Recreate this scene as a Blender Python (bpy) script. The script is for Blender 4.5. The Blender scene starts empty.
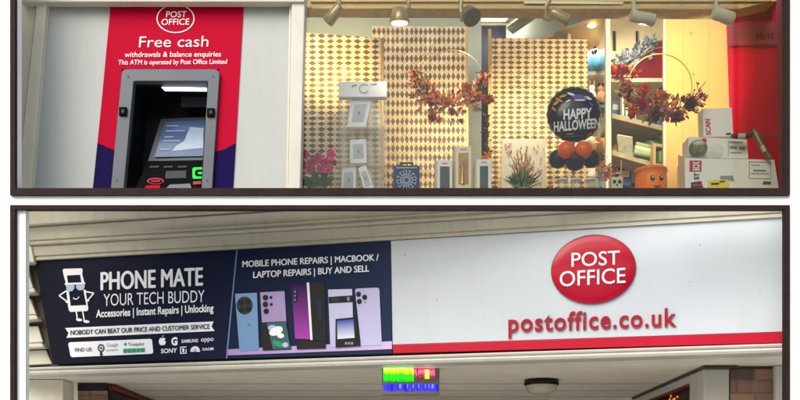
import bpy, bmesh, math, random
from mathutils import Vector, Matrix
random.seed(7)
S = bpy.context.scene
COL = S.collection
PI = math.pi
# ------------------------------------------------------------------ camera frame: eye 1.6 m above the pavement, 6 m from the facade
CAM = Vector((0, -6, 1.6))
def P(px, py, y=0.0):
    d = y + 6.0
    return Vector(((px-400)*.001*d, y, 1.6 + (500-py)*.001*d))
# the splayed fascia plane of the shop below
FA = Vector((-.365*6.55, .55, 0)); FB = Vector((.383*5.55, -.45, 0))
FU = (FB-FA).normalized(); FN = Vector((FU.y, -FU.x, 0)).normalized()
if FN.y > 0: FN = -FN
def F(px, py, off=0.0):
    d = Vector(((px-400)*.001, 1, (500-py)*.001))
    t = (FA + FN*off - Vector((0, -6, 0))).dot(FN) / Vector((d.x, d.y, 0)).dot(FN)
    return CAM + d*t
def planeY(y):
    return lambda px, py, off=0.0: P(px, py, y-off)
# ------------------------------------------------------------------ materials
MATS = {}
def srgb(c):
    return tuple(((v/255)/12.92 if v/255 <= .04045 else ((v/255+.055)/1.055)**2.4) for v in c)
def mat(name, col, rough=.5, metal=0, var=.06, scale=6, bump=0, bscale=60, emit=None, estr=0, spec=.25, alpha=None, coat=0):
    """principled paint with soft mottling and optional fine relief"""
    m = bpy.data.materials.new(name); m.use_nodes = True
    nt = m.node_tree; N = nt.nodes; L = nt.links
    b = N['Principled BSDF']
    c = col if max(col) <= 1 else srgb(col)
    tc = N.new('ShaderNodeTexCoord')
    if var:
        no = N.new('ShaderNodeTexNoise'); no.inputs['Scale'].default_value = scale; no.inputs['Detail'].default_value = 6
        L.new(tc.outputs['Object'], no.inputs['Vector'])
        r = N.new('ShaderNodeValToRGB')
        r.color_ramp.elements[0].position = .3; r.color_ramp.elements[1].position = .7
        r.color_ramp.elements[0].color = tuple(v*(1-var) for v in c)+(1,)
        r.color_ramp.elements[1].color = tuple(min(1, v*(1+var)) for v in c)+(1,)
        L.new(no.outputs['Fac'], r.inputs['Fac']); L.new(r.outputs['Color'], b.inputs['Base Color'])
    else:
        b.inputs['Base Color'].default_value = c+(1,)
    if bump:
        n2 = N.new('ShaderNodeTexNoise'); n2.inputs['Scale'].default_value = bscale; n2.inputs['Detail'].default_value = 4
        L.new(tc.outputs['Object'], n2.inputs['Vector'])
        bp = N.new('ShaderNodeBump'); bp.inputs['Strength'].default_value = bump; bp.inputs['Distance'].default_value = .01
        L.new(n2.outputs['Fac'], bp.inputs['Height']); L.new(bp.outputs['Normal'], b.inputs['Normal'])
    b.inputs['Roughness'].default_value = rough; b.inputs['Metallic'].default_value = metal
    b.inputs['Specular IOR Level'].default_value = spec; b.inputs['Coat Weight'].default_value = coat
    if emit:
        e = emit if max(emit) <= 1 else srgb(emit)
        b.inputs['Emission Color'].default_value = e+(1,); b.inputs['Emission Strength'].default_value = estr
    if alpha is not None: b.inputs['Alpha'].default_value = alpha
    MATS[name] = m
    return m
def math_node(nt, op, a, b=None):
    n = nt.nodes.new('ShaderNodeMath'); n.operation = op
    for i, v in enumerate((a, b)):
        if v is None: continue
        if isinstance(v, (int, float)): n.inputs[i].default_value = v
        else: nt.links.new(v, n.inputs[i])
    return n.outputs[0]
def harlequin(name, light, dark, pu, pv, rough=.45):
    m = bpy.data.materials.new(name); m.use_nodes = True; nt = m.node_tree; N = nt.nodes; L = nt.links
    b = N['Principled BSDF']; uv = N.new('ShaderNodeUVMap'); sp = N.new('ShaderNodeSeparateXYZ')
    nz = N.new('ShaderNodeTexNoise'); nz.inputs['Scale'].default_value = .09; nz.inputs['Detail'].default_value = 3
    L.new(uv.outputs['UV'], nz.inputs['Vector'])
    L.new(uv.outputs['UV'], sp.inputs[0])
    w = math_node(nt, 'MULTIPLY', math_node(nt, 'SUBTRACT', nz.outputs['Fac'], .5), 1.2)
    def tri(s, p):
        f = math_node(nt, 'FRACT', math_node(nt, 'MULTIPLY', math_node(nt, 'ADD', s, w), 1/p))
        return math_node(nt, 'MULTIPLY', math_node(nt, 'ABSOLUTE', math_node(nt, 'SUBTRACT', f, .5)), 2)
    d = math_node(nt, 'ADD', tri(sp.outputs[0], pu), tri(sp.outputs[1], pv))
    r = N.new('ShaderNodeValToRGB'); r.color_ramp.elements[0].position = .86; r.color_ramp.elements[1].position = 1.16
    r.color_ramp.elements[0].color = srgb(dark)+(1,); r.color_ramp.elements[1].color = srgb(light)+(1,)
    L.new(d, r.inputs['Fac'])
    n3 = N.new('ShaderNodeTexNoise'); n3.inputs['Scale'].default_value = .25; n3.inputs['Detail'].default_value = 8
    L.new(uv.outputs['UV'], n3.inputs['Vector'])
    mx = N.new('ShaderNodeMix'); mx.data_type = 'RGBA'; mx.blend_type = 'MULTIPLY'; mx.inputs[0].default_value = .35
    L.new(r.outputs['Color'], mx.inputs[6]); L.new(n3.outputs['Fac'], mx.inputs[7]); L.new(mx.outputs[2], b.inputs['Base Color'])
    b.inputs['Roughness'].default_value = rough; b.inputs['Metallic'].default_value = .12
    n4 = N.new('ShaderNodeTexNoise'); n4.inputs['Scale'].default_value = .07; n4.inputs['Detail'].default_value = 2; L.new(uv.outputs['UV'], n4.inputs['Vector'])
    bp = N.new('ShaderNodeBump'); bp.inputs['Strength'].default_value = .35; bp.inputs['Distance'].default_value = .05; L.new(n4.outputs['Fac'], bp.inputs['Height']); L.new(bp.outputs['Normal'], b.inputs['Normal'])
    MATS[name] = m
def brick(name):
    m = bpy.data.materials.new(name); m.use_nodes = True; nt = m.node_tree; N = nt.nodes; L = nt.links
    b = N['Principled BSDF']; uv = N.new('ShaderNodeUVMap'); t = N.new('ShaderNodeTexBrick')
    L.new(uv.outputs['UV'], t.inputs['Vector'])
    t.inputs['Color1'].default_value = srgb((160, 126, 106))+(1,); t.inputs['Color2'].default_value = srgb((98, 80, 76))+(1,)
    t.inputs['Mortar'].default_value = srgb((112, 96, 86))+(1,); t.inputs['Scale'].default_value = 1
    t.inputs['Brick Width'].default_value = .215; t.inputs['Row Height'].default_value = .075; t.inputs['Mortar Size'].default_value = .006
    n = N.new('ShaderNodeTexNoise'); n.inputs['Scale'].default_value = 9; n.inputs['Detail'].default_value = 8
    mx = N.new('ShaderNodeMix'); mx.data_type = 'RGBA'; mx.blend_type = 'OVERLAY'; mx.inputs[0].default_value = .5
    L.new(t.outputs['Color'], mx.inputs[6]); L.new(n.outputs['Color'], mx.inputs[7]); L.new(mx.outputs[2], b.inputs['Base Color'])
    b.inputs['Roughness'].default_value = .85
    bp = N.new('ShaderNodeBump'); bp.inputs['Strength'].default_value = .5; bp.inputs['Distance'].default_value = .006; bp.invert = True
    L.new(t.outputs['Fac'], bp.inputs['Height']); L.new(bp.outputs['Normal'], b.inputs['Normal'])
    MATS[name] = m
def glass(name, tint=(1, 1, 1), refl=.9):
    m = bpy.data.materials.new(name); m.use_nodes = True; nt = m.node_tree; N = nt.nodes; L = nt.links
    N.clear(); o = N.new('ShaderNodeOutputMaterial'); t = N.new('ShaderNodeBsdfTransparent'); g = N.new('ShaderNodeBsdfGlossy')
    f = N.new('ShaderNodeFresnel'); f.inputs['IOR'].default_value = 1.45; x = N.new('ShaderNodeMixShader')
    t.inputs['Color'].default_value = tint+(1,); g.inputs['Roughness'].default_value = .02
    g.inputs['Color'].default_value = (refl, refl, refl, 1)
    L.new(f.outputs[0], x.inputs[0]); L.new(t.outputs[0], x.inputs[1]); L.new(g.outputs[0], x.inputs[2]); L.new(x.outputs[0], o.inputs['Surface'])
    MATS[name] = m
def gradient(name, c0, c1, rough=.3, axis=0):
    """a printed two-tone blend laid over a part's own UV square"""
    m = bpy.data.materials.new(name); m.use_nodes = True; nt = m.node_tree; N = nt.nodes; L = nt.links
    b = N['Principled BSDF']; uv = N.new('ShaderNodeUVMap'); sp = N.new('ShaderNodeSeparateXYZ'); L.new(uv.outputs['UV'], sp.inputs[0])
    r = N.new('ShaderNodeValToRGB'); r.color_ramp.elements[0].color = srgb(c0)+(1,); r.color_ramp.elements[1].color = srgb(c1)+(1,)
    L.new(sp.outputs[axis], r.inputs['Fac']); L.new(r.outputs['Color'], b.inputs['Base Color']); b.inputs['Roughness'].default_value = .55; b.inputs['Specular IOR Level'].default_value = .12
    MATS[name] = m
def weathered(name, c, dirt, rough, sx, amt):
    """paint with faint grime runs that keep their own shape"""
    m = MATS[name]; nt = m.node_tree; N = nt.nodes; L = nt.links; b = N['Principled BSDF']
    tc = N.new('ShaderNodeTexCoord'); mp = N.new('ShaderNodeMapping'); mp.inputs['Scale'].default_value = (sx, sx, 1.2); L.new(tc.outputs['Object'], mp.inputs['Vector'])
    n = N.new('ShaderNodeTexNoise'); n.inputs['Scale'].default_value = 3; n.inputs['Detail'].default_value = 8; n.inputs['Roughness'].default_value = .7; L.new(mp.outputs[0], n.inputs['Vector'])
    r = N.new('ShaderNodeValToRGB'); r.color_ramp.elements[0].position = .5; r.color_ramp.elements[1].position = .78
    r.color_ramp.elements[0].color = (0, 0, 0, 1); r.color_ramp.elements[1].color = (amt, amt, amt, 1); L.new(n.outputs['Fac'], r.inputs['Fac'])
    mx = N.new('ShaderNodeMix'); mx.data_type = 'RGBA'; mx.inputs[7].default_value = srgb(dirt)+(1,)
    old = b.inputs['Base Color'].links[0].from_socket; L.new(old, mx.inputs[6]); L.new(r.outputs['Color'], mx.inputs[0]); L.new(mx.outputs[2], b.inputs['Base Color'])
#LOOK
mat('margin_white', (.93, .93, .93), .8, var=.015, bump=.08, bscale=90)
mat('timber', (42, 31, 28), .65, spec=.12, var=.22, scale=14, bump=.25, bscale=120)  # brown of the added page frames
mat('cream_paint', (204, 198, 180), .45, var=.05, bump=.05, bscale=40)
mat('cornice_paint', (190, 186, 170), .5, var=.04, scale=5, bump=.1, bscale=40)
mat('console_paint', (226, 222, 206), .5, var=.07, bump=.08, bscale=40)
mat('cladding', (172, 176, 174), .4, var=.025, scale=3, bump=.02)
mat('sign_white', (195, 203, 211), .35, var=.03, scale=2.2)
mat('red', (174, 0, 42), .6, var=.04, scale=4, spec=.06)
mat('sign_red', (186, 14, 46), .3, var=.06, scale=3, coat=.3)
mat('letter_red', (158, 12, 38), .4, var=.05)
mat('oval_red', (172, 8, 42), .3, var=.05, scale=4, coat=.1)
mat('navy', (20, 6, 66), .6, var=.06, spec=.06)
mat('white_print', (240, 240, 244), .5, var=0)
mat('steel_grey', (88, 93, 100), .4, metal=.2, var=.05, bump=.03)
mat('cavity', (16, 17, 20), .45, var=.1)
mat('black', (10, 10, 12), .7, var=.1, spec=.05)
mat('dark_panel', (32, 34, 38), .4, var=.1)
mat('screen_frame', (70, 74, 80), .4, var=.05)
mat('tube_lit', (240, 240, 240), emit=(235, 240, 255), estr=1.6, var=0)
mat('screen', (64, 84, 116), .15, emit=(70, 96, 140), estr=.12, var=.12, scale=14)
mat('screen_text_glare', (140, 154, 172), .2, emit=(150, 168, 190), estr=.12, var=.1, scale=20)  # pale tone for the screen text and the painted screen reflection
mat('green_lit', (4, 90, 24), emit=(10, 225, 60), estr=.8, var=0)
mat('pink_lit', (150, 24, 40), emit=(200, 40, 60), estr=.12, var=0)
mat('sage_wall', (196, 202, 184), .7, var=.04)
mat('pillar_grey', (186, 190, 172), .6, var=.05)
mat('door_purple', (42, 36, 58), .5, var=.1)
mat('ceiling', (214, 202, 170), .8, var=.08, scale=18)
mat('track_beam', (184, 164, 114), .6, var=.16, scale=20, bump=.3, bscale=70)
mat('gold_strip', (170, 140, 80), .35, metal=.4, var=.08)
mat('lamp_brass', (192, 170, 124), .35, metal=.5, var=.1)
mat('lamp_dark', (124, 114, 90), .35, metal=.3, var=.1)
mat('lamp_white', (200, 192, 164), .4, var=.05)
mat('lamp_lit', (255, 240, 200), emit=(255, 226, 150), estr=4, var=0)
mat('panel_lit', (255, 255, 250), emit=(255, 252, 240), estr=12, var=0)
mat('tan_board', (196, 164, 112), .6, var=.08)
mat('ochre', (216, 178, 106), .55, var=.05, scale=2)
mat('red_vinyl', (186, 6, 54), .55, var=.1, scale=3, spec=.04)
mat('red_trim_reflection', (136, 64, 82), .55, spec=.04, var=.08)  # mauve for the painted glass reflection and the panel's edge strips
mat('red_dark', (104, 10, 36), .5, spec=.04, var=.08)
mat('shelf_white', (214, 206, 178), .5, var=.05)
mat('shelf_grey', (164, 150, 116), .6, var=.14, scale=20)
mat('shelf_back', (190, 172, 134), .7, var=.1)
mat('yellow_back', (236, 190, 60), .6, var=.06)
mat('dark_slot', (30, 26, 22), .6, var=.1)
mat('box_white', (242, 240, 230), .5, var=.03)
mat('box_ivory', (240, 226, 192), .5, var=.03)
mat('box_side', (196, 186, 164), .5, var=.03)
mat('box_glass', (70, 84, 88), .2, var=.25, scale=30)
mat('box_amber', (176, 140, 84), .25, var=.25, scale=30)
mat('label_grey', (150, 154, 152), .5, var=.1, scale=30)
mat('label_red', (196, 40, 40), .5, var=.04)
mat('label_blue', (40, 56, 110), .5, var=.04)
mat('yellow_tag', (246, 220, 30), .5, var=.04)
mat('acrylic', (220, 222, 214), .25, alpha=.2, var=.04)
mat('card_white', (238, 241, 244), .4, var=.04)
mat('card_blue', (188, 198, 208), .4, var=.08)
mat('petal_pink', (236, 50, 134), .6, var=.3, scale=40)
mat('leaf_green', (70, 110, 52), .6, var=.3, scale=30)
mat('leaf_dark', (30, 56, 32), .5, var=.3, scale=30)
mat('grass_green', (140, 152, 86), .6, var=.3, scale=30)
mat('stem_rust', (200, 136, 98), .6, var=.2)
mat('pot_grey', (170, 176, 180), .3, var=.1)
mat('blue_box', (26, 44, 104), .4, var=.12, scale=20)
mat('lattice', (176, 196, 216), .4, var=.05)
mat('canvas', (246, 236, 206), .7, var=.03)
mat('print_tan', (206, 170, 130), .7, var=.1)
mat('print_rose', (214, 150, 128), .7, var=.1)
for i, c in enumerate([(222, 108, 48), (164, 66, 38), (246, 156, 80), (124, 58, 42), (246, 206, 144), (110, 72, 48)]):
    mat('autumn%d' % i, c, .6, var=.25, scale=40)
for i, c in enumerate([(124, 68, 54), (150, 88, 68), (196, 146, 122), (96, 56, 48), (206, 106, 62)]):
    mat('plum%d' % i, c, .45, var=.25, scale=40)
mat('berry', (120, 36, 26), .35, var=.1)
mat('orange', (240, 104, 16), .35, var=.05, coat=.2)
mat('bucket_orange', (255, 132, 0), .35, var=.03)
mat('balloon_black', (34, 34, 38), .18, metal=.35, var=.1, coat=.3)
mat('latex_black', (30, 32, 34), .35, var=.05)
mat('balloon_violet', (110, 84, 150), .3, var=.2, scale=30)
mat('balloon_lime', (170, 170, 60), .3, var=.2)
mat('hoop_gold', (214, 180, 104), .3, metal=.7, var=.05)
mat('mug_blue', (70, 124, 156), .3, var=.1)
mat('mug_white', (226, 222, 206), .35, var=.04)
mat('silver_leaf', (150, 160, 166), .4, var=.3, scale=50)
mat('slate_leaf', (84, 98, 112), .4, var=.3, scale=50)
mat('tray_red', (132, 20, 20), .35, var=.08)
mat('towel_green', (150, 164, 120), .8, var=.12, scale=30)
mat('towel_pale', (206, 208, 176), .8, var=.1)
mat('vase_green', (92, 122, 72), .35, var=.2, scale=20)
mat('book_grey', (140, 136, 116), .6, var=.25, scale=30)
mat('clay', (190, 140, 92), .5, var=.2, scale=20)
mat('sticker_face', (20, 16, 12), .5, var=0)
mat('glaze_mix', (120, 130, 84), .15, var=.5, scale=25)
mat('soffit', (232, 226, 210), .5, var=.06, scale=2.5, bump=.03)
mat('frame_white', (198, 196, 186), .4, var=.04, bump=.03)
mat('frame_dark', (70, 62, 54), .5, var=.1)  # dark brown for backing board, ceiling joints and narrow trim
mat('dark_red_paint', (110, 20, 26), .4, var=.08)
mat('shop_dark', (46, 24, 26), .4, var=.3, scale=5)
mat('glint', (220, 120, 50), emit=(235, 130, 50), estr=1.0, var=0)
mat('led_green', (10, 60, 10), emit=(30, 255, 20), estr=1.5, var=0)
mat('led_lime', (60, 80, 10), emit=(170, 255, 30), estr=1.5, var=0)
mat('led_red', (80, 10, 20), emit=(255, 50, 90), estr=1.3, var=0)
mat('led_yellow', (90, 90, 20), emit=(245, 240, 120), estr=1.2, var=0)
mat('led_blue', (10, 10, 80), emit=(40, 40, 255), estr=1.9, var=0)
mat('led_violet', (10, 10, 80), emit=(110, 120, 255), estr=1.3, var=0)
mat('led_pink', (80, 30, 50), emit=(255, 110, 150), estr=1.1, var=0); mat('led_blue2', (6, 6, 60), emit=(20, 20, 190), estr=1.2, var=0); mat('led_green2', (6, 50, 10), emit=(20, 190, 40), estr=1.0, var=0)
mat('led_red2', (60, 10, 20), emit=(190, 50, 80), estr=.9, var=0); mat('led_orange', (80, 40, 10), emit=(240, 150, 40), estr=1.0, var=0)
mat('led_case', (120, 112, 102), .5, var=.05)
mat('lamp_rim', (18, 18, 18), .35, var=.05)
mat('lamp_dome', (190, 180, 160), .25, var=.05)
mat('brick_far', (128, 100, 84), .9, var=.2, scale=3)
mat('pavement', (186, 182, 174), .9, var=.15, scale=2, bump=.2)
gradient('sign_navy', (10, 14, 32), (16, 24, 56)); gradient('sign_blue', (18, 30, 62), (36, 48, 78))
mat('line_blue', (98, 132, 172), .4, var=0)
mat('print_white', (244, 246, 252), .6, var=0, spec=.1); mat('lens_print', (176, 192, 228), .4, var=0)
mat('print_navy', (24, 30, 62), .4, var=0); mat('print_grey', (132, 140, 158), .4, var=0); mat('print_green', (40, 150, 104), .4, var=0)
gradient('phone_blue', (112, 146, 190), (134, 172, 214), axis=1); gradient('phone_lilac', (160, 136, 188), (186, 166, 214), axis=1)
gradient('phone_purple', (168, 70, 176), (58, 28, 78), axis=1); gradient('phone_white', (190, 188, 226), (206, 210, 238), axis=1)
gradient('phone_screen', (220, 226, 240), (60, 84, 170), axis=1); gradient('shelf_lilac', (170, 140, 200), (206, 184, 226))
mat('print_black', (10, 10, 16), .4, var=0); mat('art_teal', (52, 96, 100), .4, var=.2, scale=40); mat('print_lens', (40, 46, 66), .4, var=0)
brick('brick'); glass('window_glass', (.97, .98, .97), .45); glass('door_glass', (.8, .8, .8), .9)
harlequin('foil_left', (222, 200, 164), (92, 68, 38), 8.8, 5.5)
harlequin('foil_middle', (216, 186, 134), (88, 70, 36), 4.65, 9.0)
harlequin('foil_right', (216, 182, 122), (92, 70, 32), 7.8, 5.0)
weathered('cladding', 0, (120, 116, 104), .5, 9, .14); weathered('sign_white', 0, (140, 140, 136), .5, 7, .07); weathered('cornice_paint', 0, (92, 84, 70), .5, 5, .22)
weathered('soffit', 0, (120, 106, 88), .5, 3, .25); weathered('cream_paint', 0, (130, 120, 98), .5, 8, .18); weathered('console_paint', 0, (120, 112, 94), .5, 7, .2); weathered('frame_white', 0, (120, 114, 100), .5, 5, .15)
# ------------------------------------------------------------------ mesh builder
class MB:
    def __init__(s): s.v = []; s.f = []; s.mi = []; s.sm = []; s.slots = []; s.cur = 0; s.uv = {}
    def m(s, name):
        if name not in s.slots: s.slots.append(name)
        s.cur = s.slots.index(name); return s
    def add(s, vs, fs, smooth=False, uvs=None):
        b = len(s.v); s.v += [Vector(v) for v in vs]
        for f in fs: s.f.append([b+i for i in f]); s.mi.append(s.cur); s.sm.append(smooth)
        if uvs:
            for i, u in enumerate(uvs): s.uv[b+i] = u
        return s
    def prism(s, pts, ext, uvs=None):
        """polygon pts (front) extruded by vector ext"""
        n = len(pts); e = Vector(ext)
        vs = [Vector(p) for p in pts] + [Vector(p)+e for p in pts]
        fs = [list(range(n)), list(range(2*n-1, n-1, -1))] + [[i, i+n, (i+1) % n + n, (i+1) % n] for i in range(n)]
        return s.add(vs, fs, uvs=(uvs+uvs) if uvs else None)
    def px(s, poly, y, th=.01, uv=False, uo=None):
        us = None
        if uv: us = [(uo(*p) if uo else p) for p in poly]
        return s.prism([P(a, b, y) for a, b in poly], (0, th, 0), us)
    def rect(s, x0, y0, x1, y1, y, th=.01): return s.px([(x0, y0), (x1, y0), (x1, y1), (x0, y1)], y, th)
    def flat(s, poly, pl, off=.003, th=.0015, unit=False):
        """thin print/plate on a plane function"""
        us = [(0, 1), (1, 1), (1, 0), (0, 0)] if unit else None
        a = [pl(x, y, off) for x, y in poly]; n = pl(poly[0][0], poly[0][1], off-th) ; b = [pl(x, y, off-th) for x, y in poly]
        k = len(poly); vs = a+b
        fs = [list(range(k)), list(range(2*k-1, k-1, -1))]+[[i, i+k, (i+1) % k+k, (i+1) % k] for i in range(k)]
        return s.add(vs, fs, uvs=(us+us) if us else None)
    def box(s, x0, x1, y0, y1, z0, z1):
        return s.prism([(x0, y0, z0), (x1, y0, z0), (x1, y0, z1), (x0, y0, z1)], (0, y1-y0, 0))
    def tube(s, pts, r, n=8, cap=True):
        pts = [Vector(p) for p in pts]; rs = r if isinstance(r, (list, tuple)) else [r]*len(pts); rings = []
        for i, p in enumerate(pts):
            t = (pts[min(i+1, len(pts)-1)]-pts[max(i-1, 0)]).normalized()
            a = t.cross(Vector((0, 0, 1)))
            if a.length < .05: a = t.cross(Vector((1, 0, 0)))
            a.normalize(); c = t.cross(a)
            rings.append([p+(a*math.cos(2*PI*k/n)+c*math.sin(2*PI*k/n))*rs[i] for k in range(n)])
        vs = sum(rings, []); fs = []
        for i in range(len(pts)-1):
            for k in range(n): fs.append([i*n+k, i*n+(k+1) % n, (i+1)*n+(k+1) % n, (i+1)*n+k])
        s.add(vs, fs, True)
        if cap: s.add(rings[0], [list(range(n))]); s.add(rings[-1], [list(range(n-1, -1, -1))])
        return s
    def ball(s, c, rx, ry=None, rz=None, n=16, m=10, noise=0):
        ry = rx if ry is None else ry; rz = rx if rz is None else rz; c = Vector(c); vs = [c+Vector((0, 0, rz))]; fs = []
        for i in range(1, m):
            a = PI*i/m
            for k in range(n):
                b = 2*PI*k/n; q = 1+noise*random.uniform(-1, 1)
                vs.append(c+Vector((rx*math.sin(a)*math.cos(b), ry*math.sin(a)*math.sin(b), rz*math.cos(a)))*q if False else c+Vector((rx*math.sin(a)*math.cos(b)*q, ry*math.sin(a)*math.sin(b)*q, rz*math.cos(a)*q)))
        vs.append(c-Vector((0, 0, rz))); L = len(vs)-1
        for k in range(n): fs.append([0, 1+k, 1+(k+1) % n]); fs.append([L, L-n+(k+1) % n, L-n+k])
        for i in range(m-2):
            for k in range(n): a = 1+i*n; fs.append([a+k, a+n+k, a+n+(k+1) % n, a+(k+1) % n])
        return s.add(vs, fs, True)
    def lathe(s, c, prof, n=24):
        c = Vector(c); vs = []; fs = []
        for r, z in prof:
            for k in range(n): vs.append(c+Vector((r*math.cos(2*PI*k/n), r*math.sin(2*PI*k/n), z)))
        for i in range(len(prof)-1):
            for k in range(n): fs.append([i*n+k, i*n+(k+1) % n, (i+1)*n+(k+1) % n, (i+1)*n+k])
        return s.add(vs, fs, True)
    def leaf(s, c, d, L, w, up=None):
        c = Vector(c); d = Vector(d).normalized(); u = Vector(up) if up else Vector((random.uniform(-1, 1), random.uniform(-1, 1), random.uniform(-1, 1)))
        a = d.cross(u)
        if a.length < .01: a = d.cross(Vector((0, 0, 1)))
        a.normalize(); n = a.cross(d)
        vs = [c, c+d*L*.35+a*w*.5+n*w*.12, c+d*L*.75+a*w*.3, c+d*L-n*w*.2, c+d*L*.75-a*w*.3, c+d*L*.35-a*w*.5+n*w*.12, c+d*L*.45-n*w*.12]
        return s.add(vs, [[0, 1, 6], [1, 2, 6], [2, 3, 6], [3, 4, 6], [4, 5, 6], [5, 0, 6]])
    def build(s, name, parent=None, bevel=0):
        me = bpy.data.meshes.new(name); o0 = wloc(parent) if parent else Vector((0, 0, 0))
        own = None
        if parent is None:
            lo = Vector((min(v.x for v in s.v), min(v.y for v in s.v), min(v.z for v in s.v))); hi = Vector((max(v.x for v in s.v), max(v.y for v in s.v), 0))
            own = Vector(((lo.x+hi.x)/2, (lo.y+hi.y)/2, lo.z)); o0 = own
        me.from_pydata([tuple(v-o0) for v in s.v], [], s.f)
        for n in s.slots: me.materials.append(MATS[n])
        me.polygons.foreach_set('material_index', s.mi); me.polygons.foreach_set('use_smooth', s.sm)
        if s.uv:
            l = me.uv_layers.new(name='UVMap')
            for lp in me.loops: l.data[lp.index].uv = s.uv.get(lp.vertex_index, (0, 0))
        bm = bmesh.new(); bm.from_mesh(me); bmesh.ops.recalc_face_normals(bm, faces=bm.faces); bm.to_mesh(me); bm.free()
        o = bpy.data.objects.new(name, me); COL.objects.link(o)
        if own is not None: o.location = own
        if parent: o.parent = parent
        if bevel:
            b = o.modifiers.new('bevel', 'BEVEL'); b.width = bevel; b.segments = 2; b.limit_method = 'ANGLE'
        return o
def wloc(o):
    v = Vector((0, 0, 0))
    while o: v += o.location; o = o.parent
    return v
def tag(o, label, cat, group=None, kind=None):
    if label: o['label'] = label
    if cat: o['category'] = cat
    if group: o['group'] = group
    if kind: o['kind'] = kind
    elif cat: o['kind'] = 'thing'
    return o
def thing(name, label, cat, loc, group=None):
    o = bpy.data.objects.new(name, None); COL.objects.link(o); o.location = loc; o.empty_display_size = .05
    return tag(o, label, cat, group)
def ell(cx, cy, rx, ry, n=40, a0=0, a1=2*PI, rot=0):
    out = []
    for k in range(n):
        a = a0+(a1-a0)*k/(n if abs(a1-a0) > 6.28 else n-1); x, y = rx*math.cos(a), ry*math.sin(a)
        out.append((cx+x*math.cos(rot)-y*math.sin(rot), cy+x*math.sin(rot)+y*math.cos(rot)))
    return out
_cap = {}
def textmesh(body, bold, extrude=0, spacing=1.0):
    c = bpy.data.curves.new('lettering', 'FONT'); c.body = body; c.size = 1; c.offset = bold; c.extrude = extrude; c.resolution_u = 4; c.space_character = spacing
    o = bpy.data.objects.new('lettering', c); COL.objects.link(o)
    dg = bpy.context.evaluated_depsgraph_get(); dg.update()
    me = bpy.data.meshes.new_from_object(o.evaluated_get(dg)); vs = [v.co.copy() for v in me.vertices]; fs = [list(p.vertices) for p in me.polygons]
    bpy.data.objects.remove(o); bpy.data.curves.remove(c); bpy.data.meshes.remove(me)
    return vs, fs
def text(parent, body, p0, p1, cap, m, pl, off=.004, bold=0.0, up=(0, -1), depth=0, name='lettering', spacing=1.0, fat=0):
    vs, fs = textmesh(body, bold, .5 if depth else 0, spacing)
    x0 = min(v.x for v in vs); x1 = max(v.x for v in vs); k = cap/.70
    out = []
    for v in vs:
        t = (v.x-x0)/(x1-x0); h = v.y*k
        out.append(pl(p0[0]+(p1[0]-p0[0])*t+up[0]*h, p0[1]+(p1[1]-p0[1])*t+up[1]*h, off+(v.z+.5)*depth))
    b = MB().m(m); b.add(out, fs)
    if fat:        # heavier weight: the same strokes set again a hair to each side
        for j, dx in enumerate((-fat, fat, 0, 0)):
            dy = (fat*.6 if j == 2 else -fat*.6 if j == 3 else 0); o2 = []
            for v in vs:
                t = (v.x-x0)/(x1-x0); h = v.y*k; o2.append(pl(p0[0]+(p1[0]-p0[0])*t+up[0]*h+dx, p0[1]+(p1[1]-p0[1])*t+up[1]*h+dy, off+(v.z+.5)*depth+.0003*(j+1)))
            b.add(o2, fs)
    return b.build(name, parent)

# ================================================================== SETTING
b = MB().m('pavement'); b.add([(-60, -60, 0), (60, -60, 0), (60, 60, 0), (-60, 60, 0)], [[0, 1, 2, 3]]); tag(b.build('pavement'), None, None, kind='structure')
b = MB().m('brick_far'); b.box(-40, 40, -28, -20, 0, 7); b.m('dark_slot')  # unseen row opposite, added to darken reflections and cut low skylight
for fl in (0.6, 3.0, 5.2):
    for k in range(-12, 13): b.box(k*3.1-.7, k*3.1+.7, -20.0, -19.98, fl, fl+1.3)
tag(b.build('added_terrace'), 'plain brick terrace added unseen across the street to darken reflections', 'building', kind='structure')
# white page margin, added here as a wall with two openings
yw = -.78; tw = .06
def wpx(x, y): return P(x, y, yw)
def wbox(b, x0, y0, x1, y1, y, th): b.rect(x0, y0, x1, y1, y, th)
b = MB().m('margin_white')
wbox(b, -110, -90, 16.5, 520, yw, tw); wbox(b, 788.8, -90, 910, 520, yw, tw); wbox(b, 16.5, 194.5, 788.8, 205.5, yw, tw)
wbox(b, 16.5, -90, 18, 194.5, yw+.004, tw-.008); wbox(b, 16.5, 205.5, 25.5, 520, yw+.004, tw-.008)
tag(b.build('margin_wall'), 'smooth white page margin built as a wall around both shopfront openings, with a white band between them', 'wall')
def bars(name, label, top, bottom):  # brown page frames, added as surrounds of the two openings
    t = thing(name, label, 'frame', P(400, bottom if bottom else 400, yw-.03), 'dark brown page frames')
    y = yw-.02
    yb = 188 if bottom else 520; yt = -90 if bottom else 205
    MB().m('timber').rect(10, yt, 14.8, 195 if bottom else 520, y, .02-.001).build('post', t)
    MB().m('timber').rect(14.8, yt, 15.8, (188 if bottom else 520), y+.004, .03).build('inner_bead', t)
    MB().m('timber').rect(785, yt, 790, 195 if bottom else 520, y, .02-.001).build('post', t)
    MB().m('timber').rect(784.3, yt, 785, (188 if bottom else 520), y+.004, .03).build('inner_bead', t)
    if bottom: MB().m('timber').rect(14.8, 188, 785, 195, y, .05).build('sill', t)
    else: MB().m('timber').rect(14.8, 205, 785, 209.2, y, .04).build('head', t)
bars('margin_frame', 'dark brown page frame added as a surround of the upper shop window and cash machine', False, True)
bars('margin_frame', 'dark brown page frame added as a surround of the lower shop fascia, directly under the white band', True, False)

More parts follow.
